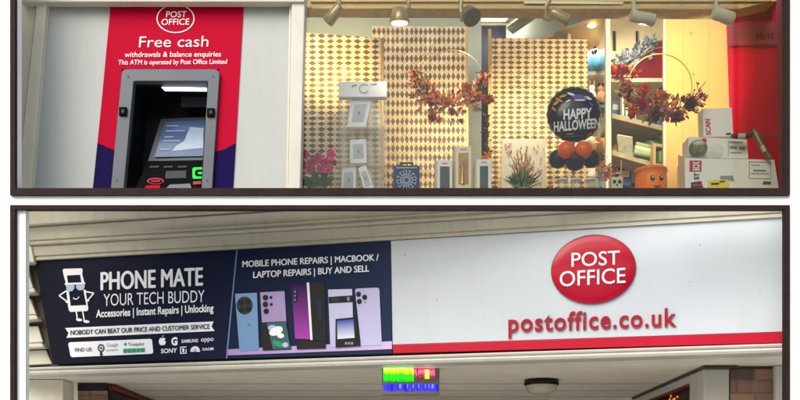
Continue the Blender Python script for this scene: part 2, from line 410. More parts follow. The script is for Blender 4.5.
# building carcass closing the interiors (mostly out of sight)
b = MB().m('ceiling'); zf = P(400, 189, -.33).z
b.box(-.62, 3.1, -.33, 4.2, zf-.02, zf); b.box(-3.1, -.62, 1.1, 4.2, zf-.02, zf); tag(b.build('shop_floor'), 'pale display floor of the upper shop window', 'floor', kind='structure')
b = MB().m('ceiling'); b.box(-3.1, 3.1, -.2, 4.2, 5.69, 5.75); tag(b.build('shop_ceiling'), None, None, kind='structure')
b = MB().m('sage_wall'); b.box(-3.1, -3.0, -.3, 4.2, zf+.002, 5.68); b.box(3.0, 3.1, -.3, 4.2, zf+.002, 5.68); b.box(-3.0, 3.0, 4.1, 4.2, zf+.002, 5.68)
tag(b.build('shop_side_wall'), 'plain pale walls closing the shop interior', 'wall', kind='structure')

def down(y): return 500-(zf-1.6)/(.001*(y+6))
# ================================================================== UPPER: cash machine wall
yA = -.45
b = MB().m('cladding')
b.px([(47, -40), (116, -40), (92, 196), (28, 196)], yA, .03); b.px([(240, -40), (296, -40), (290, 196), (228, 196)], yA, .03)
b.px([(116, -40), (240, -40), (240, -3), (113, -3)], yA, .03)
tag(b.build('clad_wall'), 'pale grey smooth clad wall either side of the cash machine', 'wall')
t = thing('window_pilaster', 'moulded cream architrave at the far left edge beside the pale clad wall', 'pilaster', P(30, 196, yA))
MB().m('cream_paint').px([(-30, -40), (41, -40), (16, 196), (-30, 196)], yA-.01, .04).build('flat', t, .002)
MB().m('cream_paint').px([(41, -40), (50.5, -40), (30, 196), (16, 196)], yA-.045, .07).build('moulding', t, .006)
MB().m('cream_paint').px([(50.5, -40), (53, -40), (33, 196), (30, 196)], yA-.015, .04).build('bead', t, .003)
t = thing('window_pilaster', 'plain cream pillar between the pale clad wall and the shop window', 'pilaster', P(295, 196, yA))
MB().m('frame_white').px([(292.5, -40), (306, -40), (300, 196), (288, 196)], yA-.06, .12).build('shaft', t, .006)
MB().m('cream_paint').px([(290, -40), (292.5, -40), (288, 196), (286, 196)], yA-.03, .06).build('bead', t, .003)
b = MB().m('cornice_paint').rect(20, -40, 304, 1.5, yA-.075, .06)
tag(b.build('lintel'), 'beige lintel along the top of the cash machine wall', 'lintel')

def A(px, py, off=0.0): return P(px, py, yA-off)
atm = thing('cash_machine', 'cash machine in a crimson surround with free cash lettering and a dark keypad recess', 'cash machine', P(165, 196, yA))
LU = (.085, -1)
o1 = [(122, 69), (219.5, 69), (211.5, 196), (110, 196)]; i1 = [(134, 81), (208, 81), (201, 196), (123, 196)]
b = MB().m('red')
b.px([(112.8, -8), (245, -8), (243.9, 0), (236.2, 135), (219.5, 69), (122, 69), (98.5, 135), (111, 0)], yA-.006, .02)
sw = lambda x: 143+9*math.sin(PI*min(1, max(0, (x-98)/136)))
b.px([(98.5, 135), (122, 69), (114.6, 150.2), (97.7, 143)], yA-.006, .02)
b.px([(236.2, 135), (235.7, 143), (225, 149), (214.4, 152), (219.5, 69)], yA-.006, .02)
b.build('surround_panel', atm)
b = MB().m('navy')
b.px([(97.7, 143), (106, 147.5), (114.6, 150.2), (110, 196), (92.5, 196)], yA-.0065, .02)
b.build('lower_panel', atm); b = MB().m('navy'); b.px([(235.7, 143), (225, 149), (214.4, 152), (211.5, 196), (232.6, 196)], yA-.0065, .02)
b.build('lower_panel', atm)
ring = ell(175.5, 18.5, 19, 14.5, 44); rin = ell(175.5, 18.5, 18, 13.6, 44)
b = MB().m('white_print')
for k in range(44):
    b.flat([ring[k], ring[(k+1) % 44], rin[(k+1) % 44], rin[k]], A, .009, .002)
b.build('oval_emblem', atm)
text(atm, 'POST', (166, 17.3), (186.2, 17), 6, 'white_print', A, .009, up=LU, bold=.004)
text(atm, 'OFFICE', (161.3, 25), (189, 24.6), 6.2, 'white_print', A, .009, up=LU, bold=.004)
text(atm, 'Free cash', (138.8, 47.3), (208, 46.5), 11, 'white_print', A, .009, up=LU, bold=-.004)
text(atm, 'withdrawals & balance enquiries', (124.5, 57), (220.8, 56.5), 5.2, 'white_print', A, .009, up=LU, bold=0)
text(atm, 'This ATM is operated by Post Office Limited', (118, 64.6), (226.8, 63.8), 4.7, 'white_print', A, .009, up=LU, bold=0)
# bezel as a ring with a rounded outer top
r = 5
outer = [(110, 196)] + [(122-.5+r-r*math.cos(a), 69+r-r*math.sin(a)) for a in [i*PI/8 for i in range(5)]] + [(219.5-r+r*math.sin(a), 69+r-r*math.cos(a)) for a in [i*PI/8 for i in range(5)]] + [(211.5, 196)]
b = MB().m('steel_grey'); inn = [(123, 196), (133.2, 84.5), (133.4, 82.2), (134, 81.4), (135, 81), (136, 81), (206, 81), (207, 81), (207.8, 81.4), (208.1, 82.2), (207.8, 84.5), (201, 196)]
no_ = len(outer); fo = [P(*p, yA-.03) for p in outer]; fi = [P(*p, yA-.03) for p in inn]; dv = Vector((0, .05, 0))
b.add(fo+fi+[v+dv for v in fo]+[v+dv for v in fi], [[i, i+1, no_+i+1, no_+i] for i in range(no_-1)]+[[2*no_+i+1, 2*no_+i, i, i+1] for i in range(no_-1)]+[[no_+i, no_+i+1, 3*no_+i+1, 3*no_+i] for i in range(no_-1)])
bez = b.build('bezel', atm, .003)
for x, yy in ((122.7, 111), (210.7, 112)):
    k = MB().m('black').px([(x-3.8, yy-4), (x+3.8, yy-4.2), (x+3.6, yy+4), (x-4, yy+4)], yA-.045, .02).build('lock', bez, .002)
    MB().m('dark_panel').px(ell(x, yy, 1.7, 2, 12), yA-.05, .01).build('keyway', k)
for x, yy in ((128, 76), (213, 76), (117, 180), (207, 180)): MB().m('screen_frame').px(ell(x, yy, .9, 1, 10), yA-.033, .006).build('screw', bez)
# recess
b = MB().m('cavity'); ya0 = yA-.02; D = .32
fr = [P(x, min(y_, 186), ya0) for x, y_ in i1]; bk = [f+Vector((0, D, 0)) for f in fr]
b.add(fr+bk, [[0, 1, 5, 4], [1, 2, 6, 5], [3, 0, 4, 7], [4, 5, 6, 7]]); b.build('recess', atm)
MB().m('tube_lit').px([(161, 86.6), (206.5, 87.6), (206.5, 90.6), (164.5, 90.2)], yA+.06, .012).build('light_strip', atm)
MB().m('dark_panel').rect(181, 97, 207, 107, yA+.20, .02).build('header_panel', atm)
def Q(poly): return [P(*p) for p in poly]
b = MB().m('screen_frame').prism(Q([(161, 119, yA+.2), (208, 117, yA+.2), (206, 160, yA+.1), (148, 161, yA+.1)]), (0, .04, 0)); sf = b.build('screen_frame', atm)
def SC(px, py, off=0):
    tt = (py-118)/42; return P(px, py, yA+.195-.1*tt-off)
b = MB().m('screen'); b.flat([(165, 122), (206, 120), (204.5, 156), (154.5, 157)], SC, .004); scr = b.build('screen', sf)
b = MB().m('screen_text_glare')
b.flat([(181, 128), (189, 123), (204.5, 124), (203.6, 139), (197, 135), (193, 146), (186, 144), (176, 148), (170, 147)], SC, .007); b.build('glare_area', scr) if False else None
for k, (x0, x1, yy) in enumerate([(167, 181, 125.5), (166, 190, 130.5), (164.5, 176, 136.5), (163, 184, 140.5), (160, 172, 149)]):
    MB().m('screen_text_glare').flat([(x0, yy), (x0+(x1-x0)*.8, yy-.3), (x0+(x1-x0)*.8-.2, yy+.6), (x0-.2, yy+.9)], SC, .008).build('screen_text', scr)
b = MB().m('screen_text_glare').flat([(184, 141), (190, 127), (203.5, 128), (203, 148), (172, 151), (176, 146)], SC, .006); b.build('screen_reflection', scr)  # reflection on the screen, painted as a pale patch
b = MB().m('black'); b.prism(Q([(148, 161, yA+.08), (206, 160, yA+.08), (202, 191, yA-.0), (134, 191, yA-.0)]), (0, .1, 0)); kp = b.build('control_panel', atm)
def KP(px, py, off=0): return P(px, py, yA+.08-.08*(py-160)/31-off)
b = MB().m('green_lit'); rr = [(193.5, 167.4), (205, 167), (204.5, 178.6), (193.5, 178.8), (192.4, 177.4), (192.4, 169)]; b.flat(rr, KP, .006); g = b.build('card_light', kp)
b = MB().m('black'); b.flat([(195, 171), (197, 169.5), (205, 169.5), (205, 176.3), (197, 176.3), (195, 175)], KP, .010); b.build('card_slot', g)
b = MB().m('green_lit'); b.flat([(198, 172), (205, 171.6), (205, 174.3), (198, 174)], KP, .013); b.build('card_arrow', g)
MB().m('pink_lit').flat(ell(155.5, 181, 8.5, 3.2, 20), KP, .006).build('receipt_light', kp)
MB().m('black').flat(ell(155.5, 181, 7, 2, 20), KP, .010).build('receipt_slot', kp)
MB().m('pink_lit').flat([(151, 180.4), (160, 180.2), (160, 181.6), (151, 181.8)], KP, .013).build('slot_text', kp)
MB().m('red').flat([(146, 185.5), (160, 185), (160, 190), (144, 190)], KP, .008).build('red_key', kp)
for k in range(3): MB().m('dark_panel').flat([(150+k*14, 166), (159+k*14, 165.8), (158.5+k*14, 167.4), (149.6+k*14, 167.6)], KP, .004).build('small_label', kp)
MB().m('dark_panel').flat([(166, 171), (186, 170.5), (186, 178), (165, 178.5)], KP, .004).build('notice', kp)
MB().m('steel_grey').flat([(170, 184.5), (190, 183.5), (192, 190), (164, 190)], KP, .012).build('keypad', kp)
MB().m('pink_lit').flat([(193, 181.5), (201, 181), (201, 184), (193, 184.5)], KP, .008).build('status_light', kp)

# ================================================================== UPPER: the shop window and what stands in it
yG = -.40
t = thing('shop_window', 'large clear shop window pane in front of the whole display', 'window', P(545, 192, yG))
MB().m('window_glass').rect(303, -40, 800, 194, yG, .008).build('pane', t)
MB().m('cornice_paint').rect(303, 191, 800, 197, yG-.02, .06).build('lower_rail', t)
# inside: ceiling track bulkhead
b = MB().m('track_beam').px([(302, -60), (795, -60), (795, -3), (770, 2), (735, 9.5), (303, 7.5)], -.2, .12)
bh = thing('lighting_bulkhead', 'gold beige ceiling bulkhead with a lighting track running over the window display', 'bulkhead', P(545, 8, -.2))
b.build('beam', bh); MB().m('gold_strip').px([(310, 5.2), (740, 6.2), (738, 8.8), (312, 8.4)], -.215, .012).build('track', bh)
MB().m('gold_strip').px([(310, .2), (772, .2), (768, 1.6), (310, 1.6)], -.212, .012).build('track', bh)
MB().m('lamp_white').px([(524, 1), (624, 2), (622, 4), (524, 3.4)], -.222, .012).build('reflector_strip', bh)
# rear walls
b = MB().m('sage_wall').px([(290, -60), (471, -60), (471, down(1.0)), (290, down(1.0))], 1.0, .06); 
tag(b.build('rear_wall'), 'pale sage wall behind the left patterned screens', 'wall')
b = MB().m('pillar_grey').px([(467.5, -40), (481.5, -40), (481.5, down(.92)), (467.5, down(.92))], .92, .12); tag(b.build('pillar'), 'narrow pale grey pillar between the middle and right patterned screens', 'pillar')
b = MB().m('door_purple').px([(478, 25), (520, 25), (520, down(2.6)), (478, down(2.6))], 2.6, .05); b.m('ceiling').px([(478, 21), (520, 21), (520, 25), (478, 25)], 2.58, .05)
tag(b.build('back_door'), 'dark purple doorway seen through the gap beside the grey pillar', 'door')
b = MB().m('sage_wall'); w0 = P(506, 500, 2.55); w1 = P(600, 500, 1.5)
b.prism([(w0.x, w0.y, zf), (w1.x, w1.y, zf), (w1.x, w1.y, 5.66), (w0.x, w0.y, 5.66)], (.05, .05, 0)); tag(b.build('corridor_wall'), 'sage green wall sloping away behind the right patterned screen', 'wall')
b = MB().m('ceiling'); b.prism(Q([(506, 28, 2.3), (547, -2, 1.2), (555, -2, 1.2), (509, 31, 2.3)]), (.04, .06, 0)); tag(b.build('ceiling_beam'), 'slanting tan ceiling beam above the sage green wall', 'beam')
b = MB().m('tan_board'); b.prism(Q([(536, 39.5, 1.3), (557, 32.5, 1.2), (557, 36, 1.2), (540, 41, 1.3)]), (.02, .05, 0)); tag(b.build('picture_ledge'), 'short tan ledge on the sage wall just above the right patterned screen', 'ledge')
t = thing('ceiling_light', 'bright white rectangular ceiling light near the purple doorway', 'light', P(497, 18, 2.4))
b = MB().m('panel_lit'); b.prism(Q([(481, 15.5, 2.2), (510, 15.5, 2.2), (505.5, 21, 2.4), (481, 21, 2.4)]), (0, 0, .03)); b.build('diffuser', t)
MB().m('frame_white').prism([P(480, 14.8, 2.18)+Vector((0, 0, .032)), P(511.5, 14.8, 2.18)+Vector((0, 0, .032)), P(506.5, 21.4, 2.42)+Vector((0, 0, .032)), P(480, 21.4, 2.42)+Vector((0, 0, .032))], (0, 0, .02)).build('trim', t)

def screen_panel(label, m, poly, y, uo, edge):
    t = thing('patterned_screen', label, 'display screen', Vector((P(sum(p[0] for p in poly)/len(poly), 300, y).x, y, zf)), 'gold diamond patterned screens')
    b = MB().m(m); b.px(poly, y, .02, True, uo); b.build('foil_sheet', t)
    MB().m('gold_strip').px(edge, y-.012, .012).build('edge_strip', t)
    return t
# left screen: its upper diamonds lie flatter
y1 = .28
screen_panel('gold diamond patterned screen nearest the cream pillar, yellowed by a spotlight', 'foil_left',
             [(298, 32.5), (382.5, 38), (383.5, 120), (384, down(y1)), (296, down(y1)), (297, 120)], y1,
             lambda x, y: ((x-300)*(1.0 if x < 340 else .98)+1, y), [(381, 38), (383.6, 38), (384.6, down(y1)), (382, down(y1))])
y2 = .62
screen_panel('gold diamond patterned screen in the middle, behind the russet wreath', 'foil_middle', [(372, 26), (467, 26.5), (468, down(y2)), (372, down(y2))], y2,
             lambda x, y: (x, y), [(465.6, 26.5), (467.8, 26.5), (468.8, down(y2)), (466.6, down(y2))])
y3 = .45
sc3 = screen_panel('gold diamond patterned screen on the right, behind the black balloon', 'foil_right', [(490.5, 38), (587.5, 39.5), (588, down(y3)), (490, down(y3))], y3,
             lambda x, y: (x, y), [(488.3, 29), (491.3, 29), (490.8, down(y3)), (488, down(y3))])

MB().m('tan_board').px([(532.6, 38.8), (533.3, 38.8), (533.3, down(y3)), (532.6, down(y3))], y3-.002, .002).build('sheet_seam', sc3)
# track spotlights
GR = 'track spotlights over the window display'
def axis_cyl(b, c, d, r0, r1, L, n=20):
    d = Vector(d).normalized(); c = Vector(c); b.tube([c-d*L/2, c-d*L*.46, c+d*L*.46, c+d*L/2], [r0*.85, r0, r1, r1*.97], n)
def spot(label, c, d, r0, r1, L, stem, m, lit, sm=None):
    r0 *= .88; r1 *= .88; L *= .94
    c = P(*c); t = thing('track_spotlight', label, 'spotlight', c, GR); d = Vector(d).normalized()
    b = MB().m(m); axis_cyl(b, c, d, r0, r1, L); b.build('lamp_head', t)
    b = MB().m(sm or m); pts = [P(*q) for q in stem]; b.tube(pts, .014, 8); b.build('bracket', t)
    b = MB().m('lamp_lit' if lit else 'lamp_dark'); b.tube([c+d*(L/2+.0005), c+d*(L/2+.004)], r1*.8, 20); b.build('lens', t)
    return c+d*(L/2+.03), d
lights = []
lights.append(spot('slim brass tube spotlight tilted down to the left, leftmost on the track', (334, 14, -.3), (-.62, .35, -.6), .034, .04, .12, [(339, -2, -.28), (339, 7, -.29), (336, 12, -.3)], 'lamp_brass', False))
lights.append(spot('bell shaped brass spotlight with its glowing face turned down', (399.5, 15.5, -.3), (0, .18, -1), .045, .066, .085, [(408, -2, -.28), (409.5, 9, -.29), (404, 12, -.3)], 'lamp_brass', True))
lights.append(spot('dull spotlight turned edge on beside the grey pillar', (470, 15, -.3), (.35, -.55, -.75), .05, .062, .07, [(461, -2, -.28), (461, 8, -.28), (462.5, 20, -.29), (466, 17, -.3)], 'lamp_dark', False, 'lamp_brass'))
lights.append(spot('brass spotlight with a square bracket above the right patterned screen', (559, 16.5, -.3), (.9, .25, -.34), .036, .04, .12, [(550, -2, -.28), (546.5, 8, -.28), (545, 19, -.29), (551, 19.5, -.3)], 'lamp_brass', False))
lights.append(spot('white barrel spotlight lying level above the shelves', (642, 18, -.3), (.97, .2, -.1), .036, .04, .15, [(633, -2, -.28), (634, 10, -.28), (638, 15, -.3)], 'lamp_white', False))
lights.append(spot('white barrel spotlight above the ochre panel, nearest the red panel', (723, 16, -.3), (.93, .2, -.22), .04, .043, .13, [(716, -2, -.28), (716, 9, -.28), (719, 14, -.3)], 'lamp_white', False))
def spotlight(loc, target, e, col=(1, .78, .45), ang=75, r=.03):
    l = bpy.data.lights.new('spotlight_beam', 'SPOT'); l.energy = e; l.color = col; l.spot_size = math.radians(ang); l.spot_blend = .8; l.shadow_soft_size = r
    o = bpy.data.objects.new('spotlight_beam', l); COL.objects.link(o); o.location = loc
    o.rotation_euler = (Vector(target)-Vector(loc)).to_track_quat('-Z', 'Y').to_euler(); return o
SPE = .8
spotlight(P(334, 26, -.24), P(332, 62, .28), 34*SPE, (1, .72, .22), 70)
spotlight(P(399.5, 23, -.28), P(420, 120, .5), 34*SPE, (1, .86, .62), 95)
spotlight(P(471, 21, -.24), P(455, 140, .4), 26*SPE, (1, .86, .62), 95)
spotlight(P(562, 23, -.26), P(545, 110, .4), 40*SPE, (1, .86, .62), 100)
spotlight(P(640, 26, -.3), P(630, 110, .7), 44*SPE, (1, .86, .62), 100)
spotlight(P(716, 25, -.3), P(684, 90, .45), 22*SPE, (1, .78, .44), 90)

# ochre end panel and red side panel
b = MB().m('ochre').px([(663.5, -30), (727, -30), (735, down(.45)), (663.5, down(.45))], .45, .03); b.m('shelf_white').px([(663.5, -30), (666.3, -30), (666.3, down(.45)), (663.5, down(.45))], .438, .012)
op = thing('ochre_panel', 'plain ochre yellow partition between the shelves and the red panel', 'partition', P(695, 190, .45))
b.build('board', op)
for xx in (682.5, 708): MB().m('tan_board').px([(xx, -20), (xx+.6, -20), (xx+.9, down(.44)), (xx+.3, down(.44))], .448, .003).build('board_joint', op)
for x, yy in ((691, 32), (694, 73), (705, 96)): MB().m('tan_board').px(ell(x, yy, 1.1, 1.3, 10), .44, .012).build('screw_cap', op)
def R(px, py, off=0.0):   # the red panel runs from far left to near right
    a = P(724.5, 500, .46); c = P(792, 500, -.36); u = (c-a).normalized(); n = Vector((u.y, -u.x, 0)); n = n if n.y < 0 else -n
    d = Vector(((px-400)*.001, 1, (500-py)*.001)); tt = (Vector((a.x, a.y, 0))+n*off-Vector((0, -6, 0))).dot(n)/Vector((d.x, d.y, 0)).dot(n)
    return CAM+d*tt
rp = thing('side_partition', 'glossy crimson side panel at the right end of the window display', 'partition', R(755, 190))
b = MB().m('red_vinyl'); q = [(724.5, -30), (792, -30), (792, 215), (733, 215)]; b.flat(q, R, 0, .03); b.build('board', rp)
b = MB().m('red_trim_reflection'); b.flat([(727.5, 24), (786, 22), (786, 44), (729, 45)], R, .004); b.build('band', rp)  # pinkish reflection in the window glass, painted onto the board
b = MB().m('red_dark'); b.flat([(729, 46), (777, 44.8), (777, 47.2), (729, 48)], R, .005); b.flat([(727, 14), (770, 1), (772, 20), (727, 22)], R, .003); b.build('dark_band', rp)
b = MB().m('red_trim_reflection'); b.flat([(776, -5), (784, -5), (784, 200), (779, 200)], R, .006); b.flat([(731, 134), (783, 134), (783, 137), (731, 137)], R, .004); b.build('upright', rp)
text(rp, 'risti', (756, 39.5), (773, 38.5), 7.5, 'red_dark', R, .008, bold=.02)

# shelves
sh = thing('shelving_unit', 'lit tan shelving with white edged boards between the patterned screen and ochre panel', 'shelves', Vector((P(630, 300, .9).x, .9, zf)))
def board(poly4, m, th, nm='shelf'):
    MB().m(m).prism(Q(poly4), (0, 0, th)).build(nm, sh, .003)
yb = 1.15
MB().m('shelf_back').px([(566, 27), (606, 13), (668, 10), (668, down(yb)), (560, down(yb))], yb, .03).build('back_board', sh)
MB().m('shelf_white').prism(Q([(606, 13.5, .62), (610.2, 12.5, .62), (612, down(.62), .62), (606, down(.62), .62)]), (0, .05, 0)).build('upright', sh)
MB().m('shelf_white').prism(Q([(568, 27, 1.05), (571, 26, 1.05), (571, down(1.05), 1.05), (568, down(1.05), 1.05)]), (0, .1, 0)).build('upright', sh)
MB().m('tan_board').prism(Q([(555, 32, 1.1), (612, 11.5, .6), (612, 14, .6), (560, 33.5, 1.1)]), (.0, .45, 0)).build('top_board', sh)
for x0, x1, ya, ybb in ((613, 615.6, 31, 50), (636, 638, 31, 52), (594, 596, 40, 60)):
    MB().m('dark_slot').rect(x0, ya, x1, ybb, yb-.012, .01).build('bracket_slot', sh)
for x, yy in ((592, 25), (602, 21)):
    d_ = MB().m('lamp_lit').px(ell(x, yy, 4.2, 1.7, 16), .78, .02).build('downlight', sh)
def shelf(px0, py0, ya, px1, py1, yb_, back, m='shelf_white', thpx=4):
    """board whose front edge runs (px0,py0,ya)-(px1,py1,yb_) and reaches back"""
    a = P(px0, py0, ya); c = P(px1, py1, yb_)
    MB().m(m).add([a, c, c+Vector((0, back, 0)), a+Vector((0, back, 0))]+[v+Vector((0, 0, thpx*.0068)) for v in (a, c, c+Vector((0, back, 0)), a+Vector((0, back, 0)))],
                  [[0, 1, 2, 3], [4, 5, 6, 7], [0, 1, 5, 4], [1, 2, 6, 5], [2, 3, 7, 6], [3, 0, 4, 7]]).build('shelf', sh, .002)
shelf(572, 75.5, .98, 607, 74, .98, .17); shelf(611, 82, .72, 664, 82, .72, .42)
shelf(572, 104.5, .98, 607, 108, .98, .17, 'mug_blue', 3); shelf(612, 118, .72, 664, 131, .72, .42, 'shelf_grey', 5)
shelf(572, 148, .98, 607, 155, .98, .17, 'shelf_grey', 4); shelf(612, 155, .72, 664, 170, .72, .42, 'shelf_grey', 5)
for x0, x1, a, c in ((612, 620, 83, 116), (614, 622, 122, 152), (622, 636, 122, 150), (615, 634, 160, 188)):
    MB().m('yellow_back').rect(x0, a, x1, c, 1.12, .02).build('yellow_strip', sh)
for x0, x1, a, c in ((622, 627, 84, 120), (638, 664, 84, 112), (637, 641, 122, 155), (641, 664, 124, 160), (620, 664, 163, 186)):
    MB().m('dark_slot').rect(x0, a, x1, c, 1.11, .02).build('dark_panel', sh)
spotlight(P(592, 28, .85), P(592, 70, 1.0), 11, (1, .88, .68), 120); spotlight(P(602, 25, .85), P(630, 60, .95), 13, (1, .88, .68), 130)

# things on the shelves ------------------------------------------------
def px2m(p, y): return p*.001*(y+6)
def owl_mug(label, px, py, y):
    base = P(px, py, y); t = thing('owl_mug', label, 'mug', base, 'blue owl mugs'); s = px2m(1, y)
    MB().m('mug_blue').lathe(base, [(0, 0), (7*s, 0), (8.5*s, 4*s), (8.5*s, 11*s), (7*s, 13*s), (6*s, 13*s)]).build('cup', t)
    b = MB().m('mug_white').ball(base+Vector((0, 0, 15*s)), 7.5*s, 6*s, 5.5*s); hd = b.build('head', t)
    for dx in (-5, 5): MB().m('mug_white').ball(base+Vector((dx*s, -2*s, 18*s)), 3.3*s, 2*s, 3.6*s, 10, 8).build('ear', hd); MB().m('black').ball(base+Vector((dx*s, -4*s, 17.5*s)), 2*s, 1*s, 2.6*s, 10, 8).build('eye', hd)
owl_mug('blue owl faced mug on the upper shelf nearest the patterned screen', 587, 72, .99); owl_mug('blue owl faced mug on the upper shelf beside the white upright', 600, 71, .98)
def figurine(label, px, py, y, m, m2, k):
    base = P(px, py, y); t = thing('figurine', label, 'figurine', base, 'cream figurines on the middle shelf'); s = px2m(1, y)
    MB().m(m).lathe(base, [(0, 0), (4.5*s, 0), (5*s, 5*s), (3.5*s, 10*s), (2*s, 12*s), (0, 12.5*s)], 14).build('body', t)
    MB().m(m).ball(base+Vector((0, 0, 14*s)), 3.4*s, 3*s, 3.4*s, 12, 8).build('head', t)
    for dx in (-2.2, 2.2): MB().m(m2).ball(base+Vector((dx*s, 0, (18+k)*s)), 1.1*s, .9*s, (2.5+k)*s, 8, 6).build('ear', t)
figurine('cream figurine with tall ears on the middle shelf beside the screen edge', 592, 102.5, 1.0, 'mug_white', 'clay', 1)
figurine('tan figurine with dark ears on the middle shelf beside the upright', 601, 103, 1.0, 'clay', 'dark_slot', 0)
b = MB()
for k in range(9):
    b.m(random.choice(['clay', 'autumn2', 'box_ivory', 'autumn0'])).ball(P(596+random.uniform(-7, 9), 143+random.uniform(-6, 5), .99+random.uniform(-.03, .03)), px2m(random.uniform(2.5, 4), 1), noise=.1, n=10, m=7)
b.m('clay').lathe(P(597, 154, 1.0), [(0, 0), (.05, 0), (.075, .03), (.08, .05)], 16)
tag(b.build('fruit_bowl'), 'clay bowl heaped with small orange and cream gourds on the low shelf', 'bowl')
# silver foliage bunch
t = thing('silver_garland', 'silver grey leafy garland heaped on the top right shelf', 'garland', P(633, 79, .8))
b = MB(); rnd = random.Random(3)
for k in range(190):
    u = rnd.random(); c = P(614+u*42+rnd.uniform(-4, 4), 68-u*24+rnd.uniform(-9, 8), .8+rnd.uniform(-.05, .08))
    b.m(rnd.choice(['silver_leaf', 'slate_leaf', 'silver_leaf', 'card_blue', 'slate_leaf'])).leaf(c, (rnd.uniform(-1, 1), rnd.uniform(-1, .3), rnd.uniform(-.5, 1)), rnd.uniform(.03, .065), rnd.uniform(.012, .028))
b.build('leaves', t); MB().m('slate_leaf').tube([P(612, 74, .82), P(630, 62, .82), P(645, 48, .82), P(655, 34, .84)], [.012, .012, .01, .006]).build('stem', t)
t = thing('red_tray', 'round dark red tray with a pale rim leaning on the top right shelf', 'tray', P(655, 80, .78))
b = MB().m('tray_red'); ec = ell(664, 86, 33, 35, 60); poly = [p for p in ell(664, 84, 34, 36, 60) if p[1] < 80.5 and p[0] < 664]; poly = sorted(poly, key=lambda p: p[0])
b.px(poly+[(664, 48), (664, 80.5), (630.5, 80.5)], .80, .02)
b.px([(648, 50), (656, 43), (664, 39), (664, 60), (650, 60)], .85, .02); b.build('disc', t)
b = MB().m('hoop_gold'); b.tube([P(x, y-.5, .79) for x, y in poly]+[P(664, 47.5, .79)], .005, 6); b.build('rim', t)
t = thing('red_flower_bunch', 'cluster of red silk flowers at the left end of the top right shelf', 'flowers', P(618, 80, .72))
b = MB(); rnd = random.Random(5)
for k in range(110):
    c = P(621+rnd.gauss(0, 6.5), 73+rnd.gauss(0, 2.6), .69+rnd.uniform(-.04, .05)); b.m(rnd.choice(['tray_red', 'label_red', 'autumn1', 'autumn0', 'label_red'])).leaf(c, (rnd.uniform(-1, 1), rnd.uniform(-1, .1), rnd.uniform(-.4, 1)), .035, .026)
b.build('petals', t); MB().m('leaf_dark').tube([P(610, 78, .73), P(632, 78, .73)], .007).build('stem', t)
# lower right shelves
t = thing('framed_print', 'small grey book propped upright on the lower right shelf', 'book', P(625, 155, .75)); MB().m('book_grey').px([(617, 135), (632.5, 137.5), (634, 157), (618.5, 153.5)], .74, .03).build('cover', t, .002); MB().m('box_ivory').px([(618, 134.3), (632.5, 136.8), (632.5, 137.5), (617, 135)], .745, .025).build('pages', t)
t = thing('towel_stack', 'stack of folded pale green towels on the lower right shelf', 'towels', P(642, 158, .72))
for k, (a, c, m) in enumerate([(151, 156, 'towel_green'), (147.2, 151.5, 'towel_pale'), (143.6, 147.6, 'towel_green')]):
    b = MB().m(m); L0 = P(634+k, (a+c)/2-1.5, .70); L1 = P(656, (a+c)/2+3, .70); rr_ = px2m((c-a)/2+.4, .7)
    b.tube([L0, L0+(L1-L0)*.05, L0+(L1-L0)*.95, L1], [rr_*.6, rr_, rr_, rr_*.7], 12); b.add([p+Vector((0, dy, dz)) for dy in (0, .14) for p in (L0, L1) for dz in (-rr_, rr_)], [[0, 1, 3, 2], [4, 5, 7, 6], [0, 2, 6, 4], [1, 3, 7, 5]]); b.build('towel', t)
t = thing('green_vase', 'bulbous green vase at the back of the lower right shelf', 'vase', P(653, 160, .95)); s = px2m(1, .95)
MB().m('vase_green').lathe(P(653, 160, .95), [(0, 0), (6*s, 0), (9*s, 8*s), (10.5*s, 16*s), (8*s, 25*s), (4.5*s, 29*s), (4*s, 32*s), (5*s, 34*s)]).build('body', t)
MB().m('vase_green').tube([P(648, 132, .93), P(656, 128, .9), P(662, 133, .93)], .008).build('handle', t)
t = thing('candle_lantern', 'small square wooden lantern with a green jar on the lower right shelf', 'lantern', P(661, 168, .7))
b = MB().m('tan_board'); 
for q in ([(653, 143), (668, 145), (668, 148), (653, 146)], [(653, 163), (668, 165), (668, 169), (653, 166)], [(653, 146), (656, 146.4), (656, 163.4), (653, 163)], [(665, 147.6), (668, 148), (668, 165), (665, 164.6)]): b.px(q, .62, .08)
b.build('frame', t); s = px2m(1, .68); MB().m('vase_green').lathe(P(660.5, 164.5, .68), [(0, 0), (4*s, 0), (4.2*s, 2*s), (4.2*s, 12*s), (3.6*s, 14*s), (0, 14*s)], 16).build('jar', t)

t = thing('striped_gift', 'white and green striped gift pot half hidden by the orange wreath', 'gift', P(629, 116, .74))
b = MB().m('mug_white').px([(622, 92), (636, 94), (636, 122), (622, 118)], .74, .06); b.build('box', t, .003)
for x in (624, 629, 633.5): MB().m('leaf_green').px([(x, 92.5), (x+1.7, 92.8), (x+1.7, 120), (x, 119.4)], .736, .004).build('stripe', t)
for i, (x, w, h, m, lab) in enumerate([(641, 7, 17, 'book_grey', 'grey storage tin at the back of the wreath shelf'), (650, 8, 21, 'vase_green', 'green storage tin at the back of the wreath shelf'), (659, 7, 15, 'mug_blue', 'blue storage tin at the back of the wreath shelf, beside the ochre panel')]):
    bs = P(x, 126+(x-640)*.2, 1.0); s = px2m(1, 1.0); t = thing('storage_tin', lab, 'tin', bs, 'storage tins on the wreath shelf')
    MB().m(m).lathe(bs, [(0, 0), (w*.6*s, 0), (w*.6*s, h*s), (0, h*s)], 18).build('body', t); MB().m('mug_white').lathe(bs+Vector((0, 0, h*s)), [(w*.64*s, 0), (w*.64*s, 2*s), (0, 2.6*s)], 18).build('lid', t)
ST = 'small stock on the shelves'
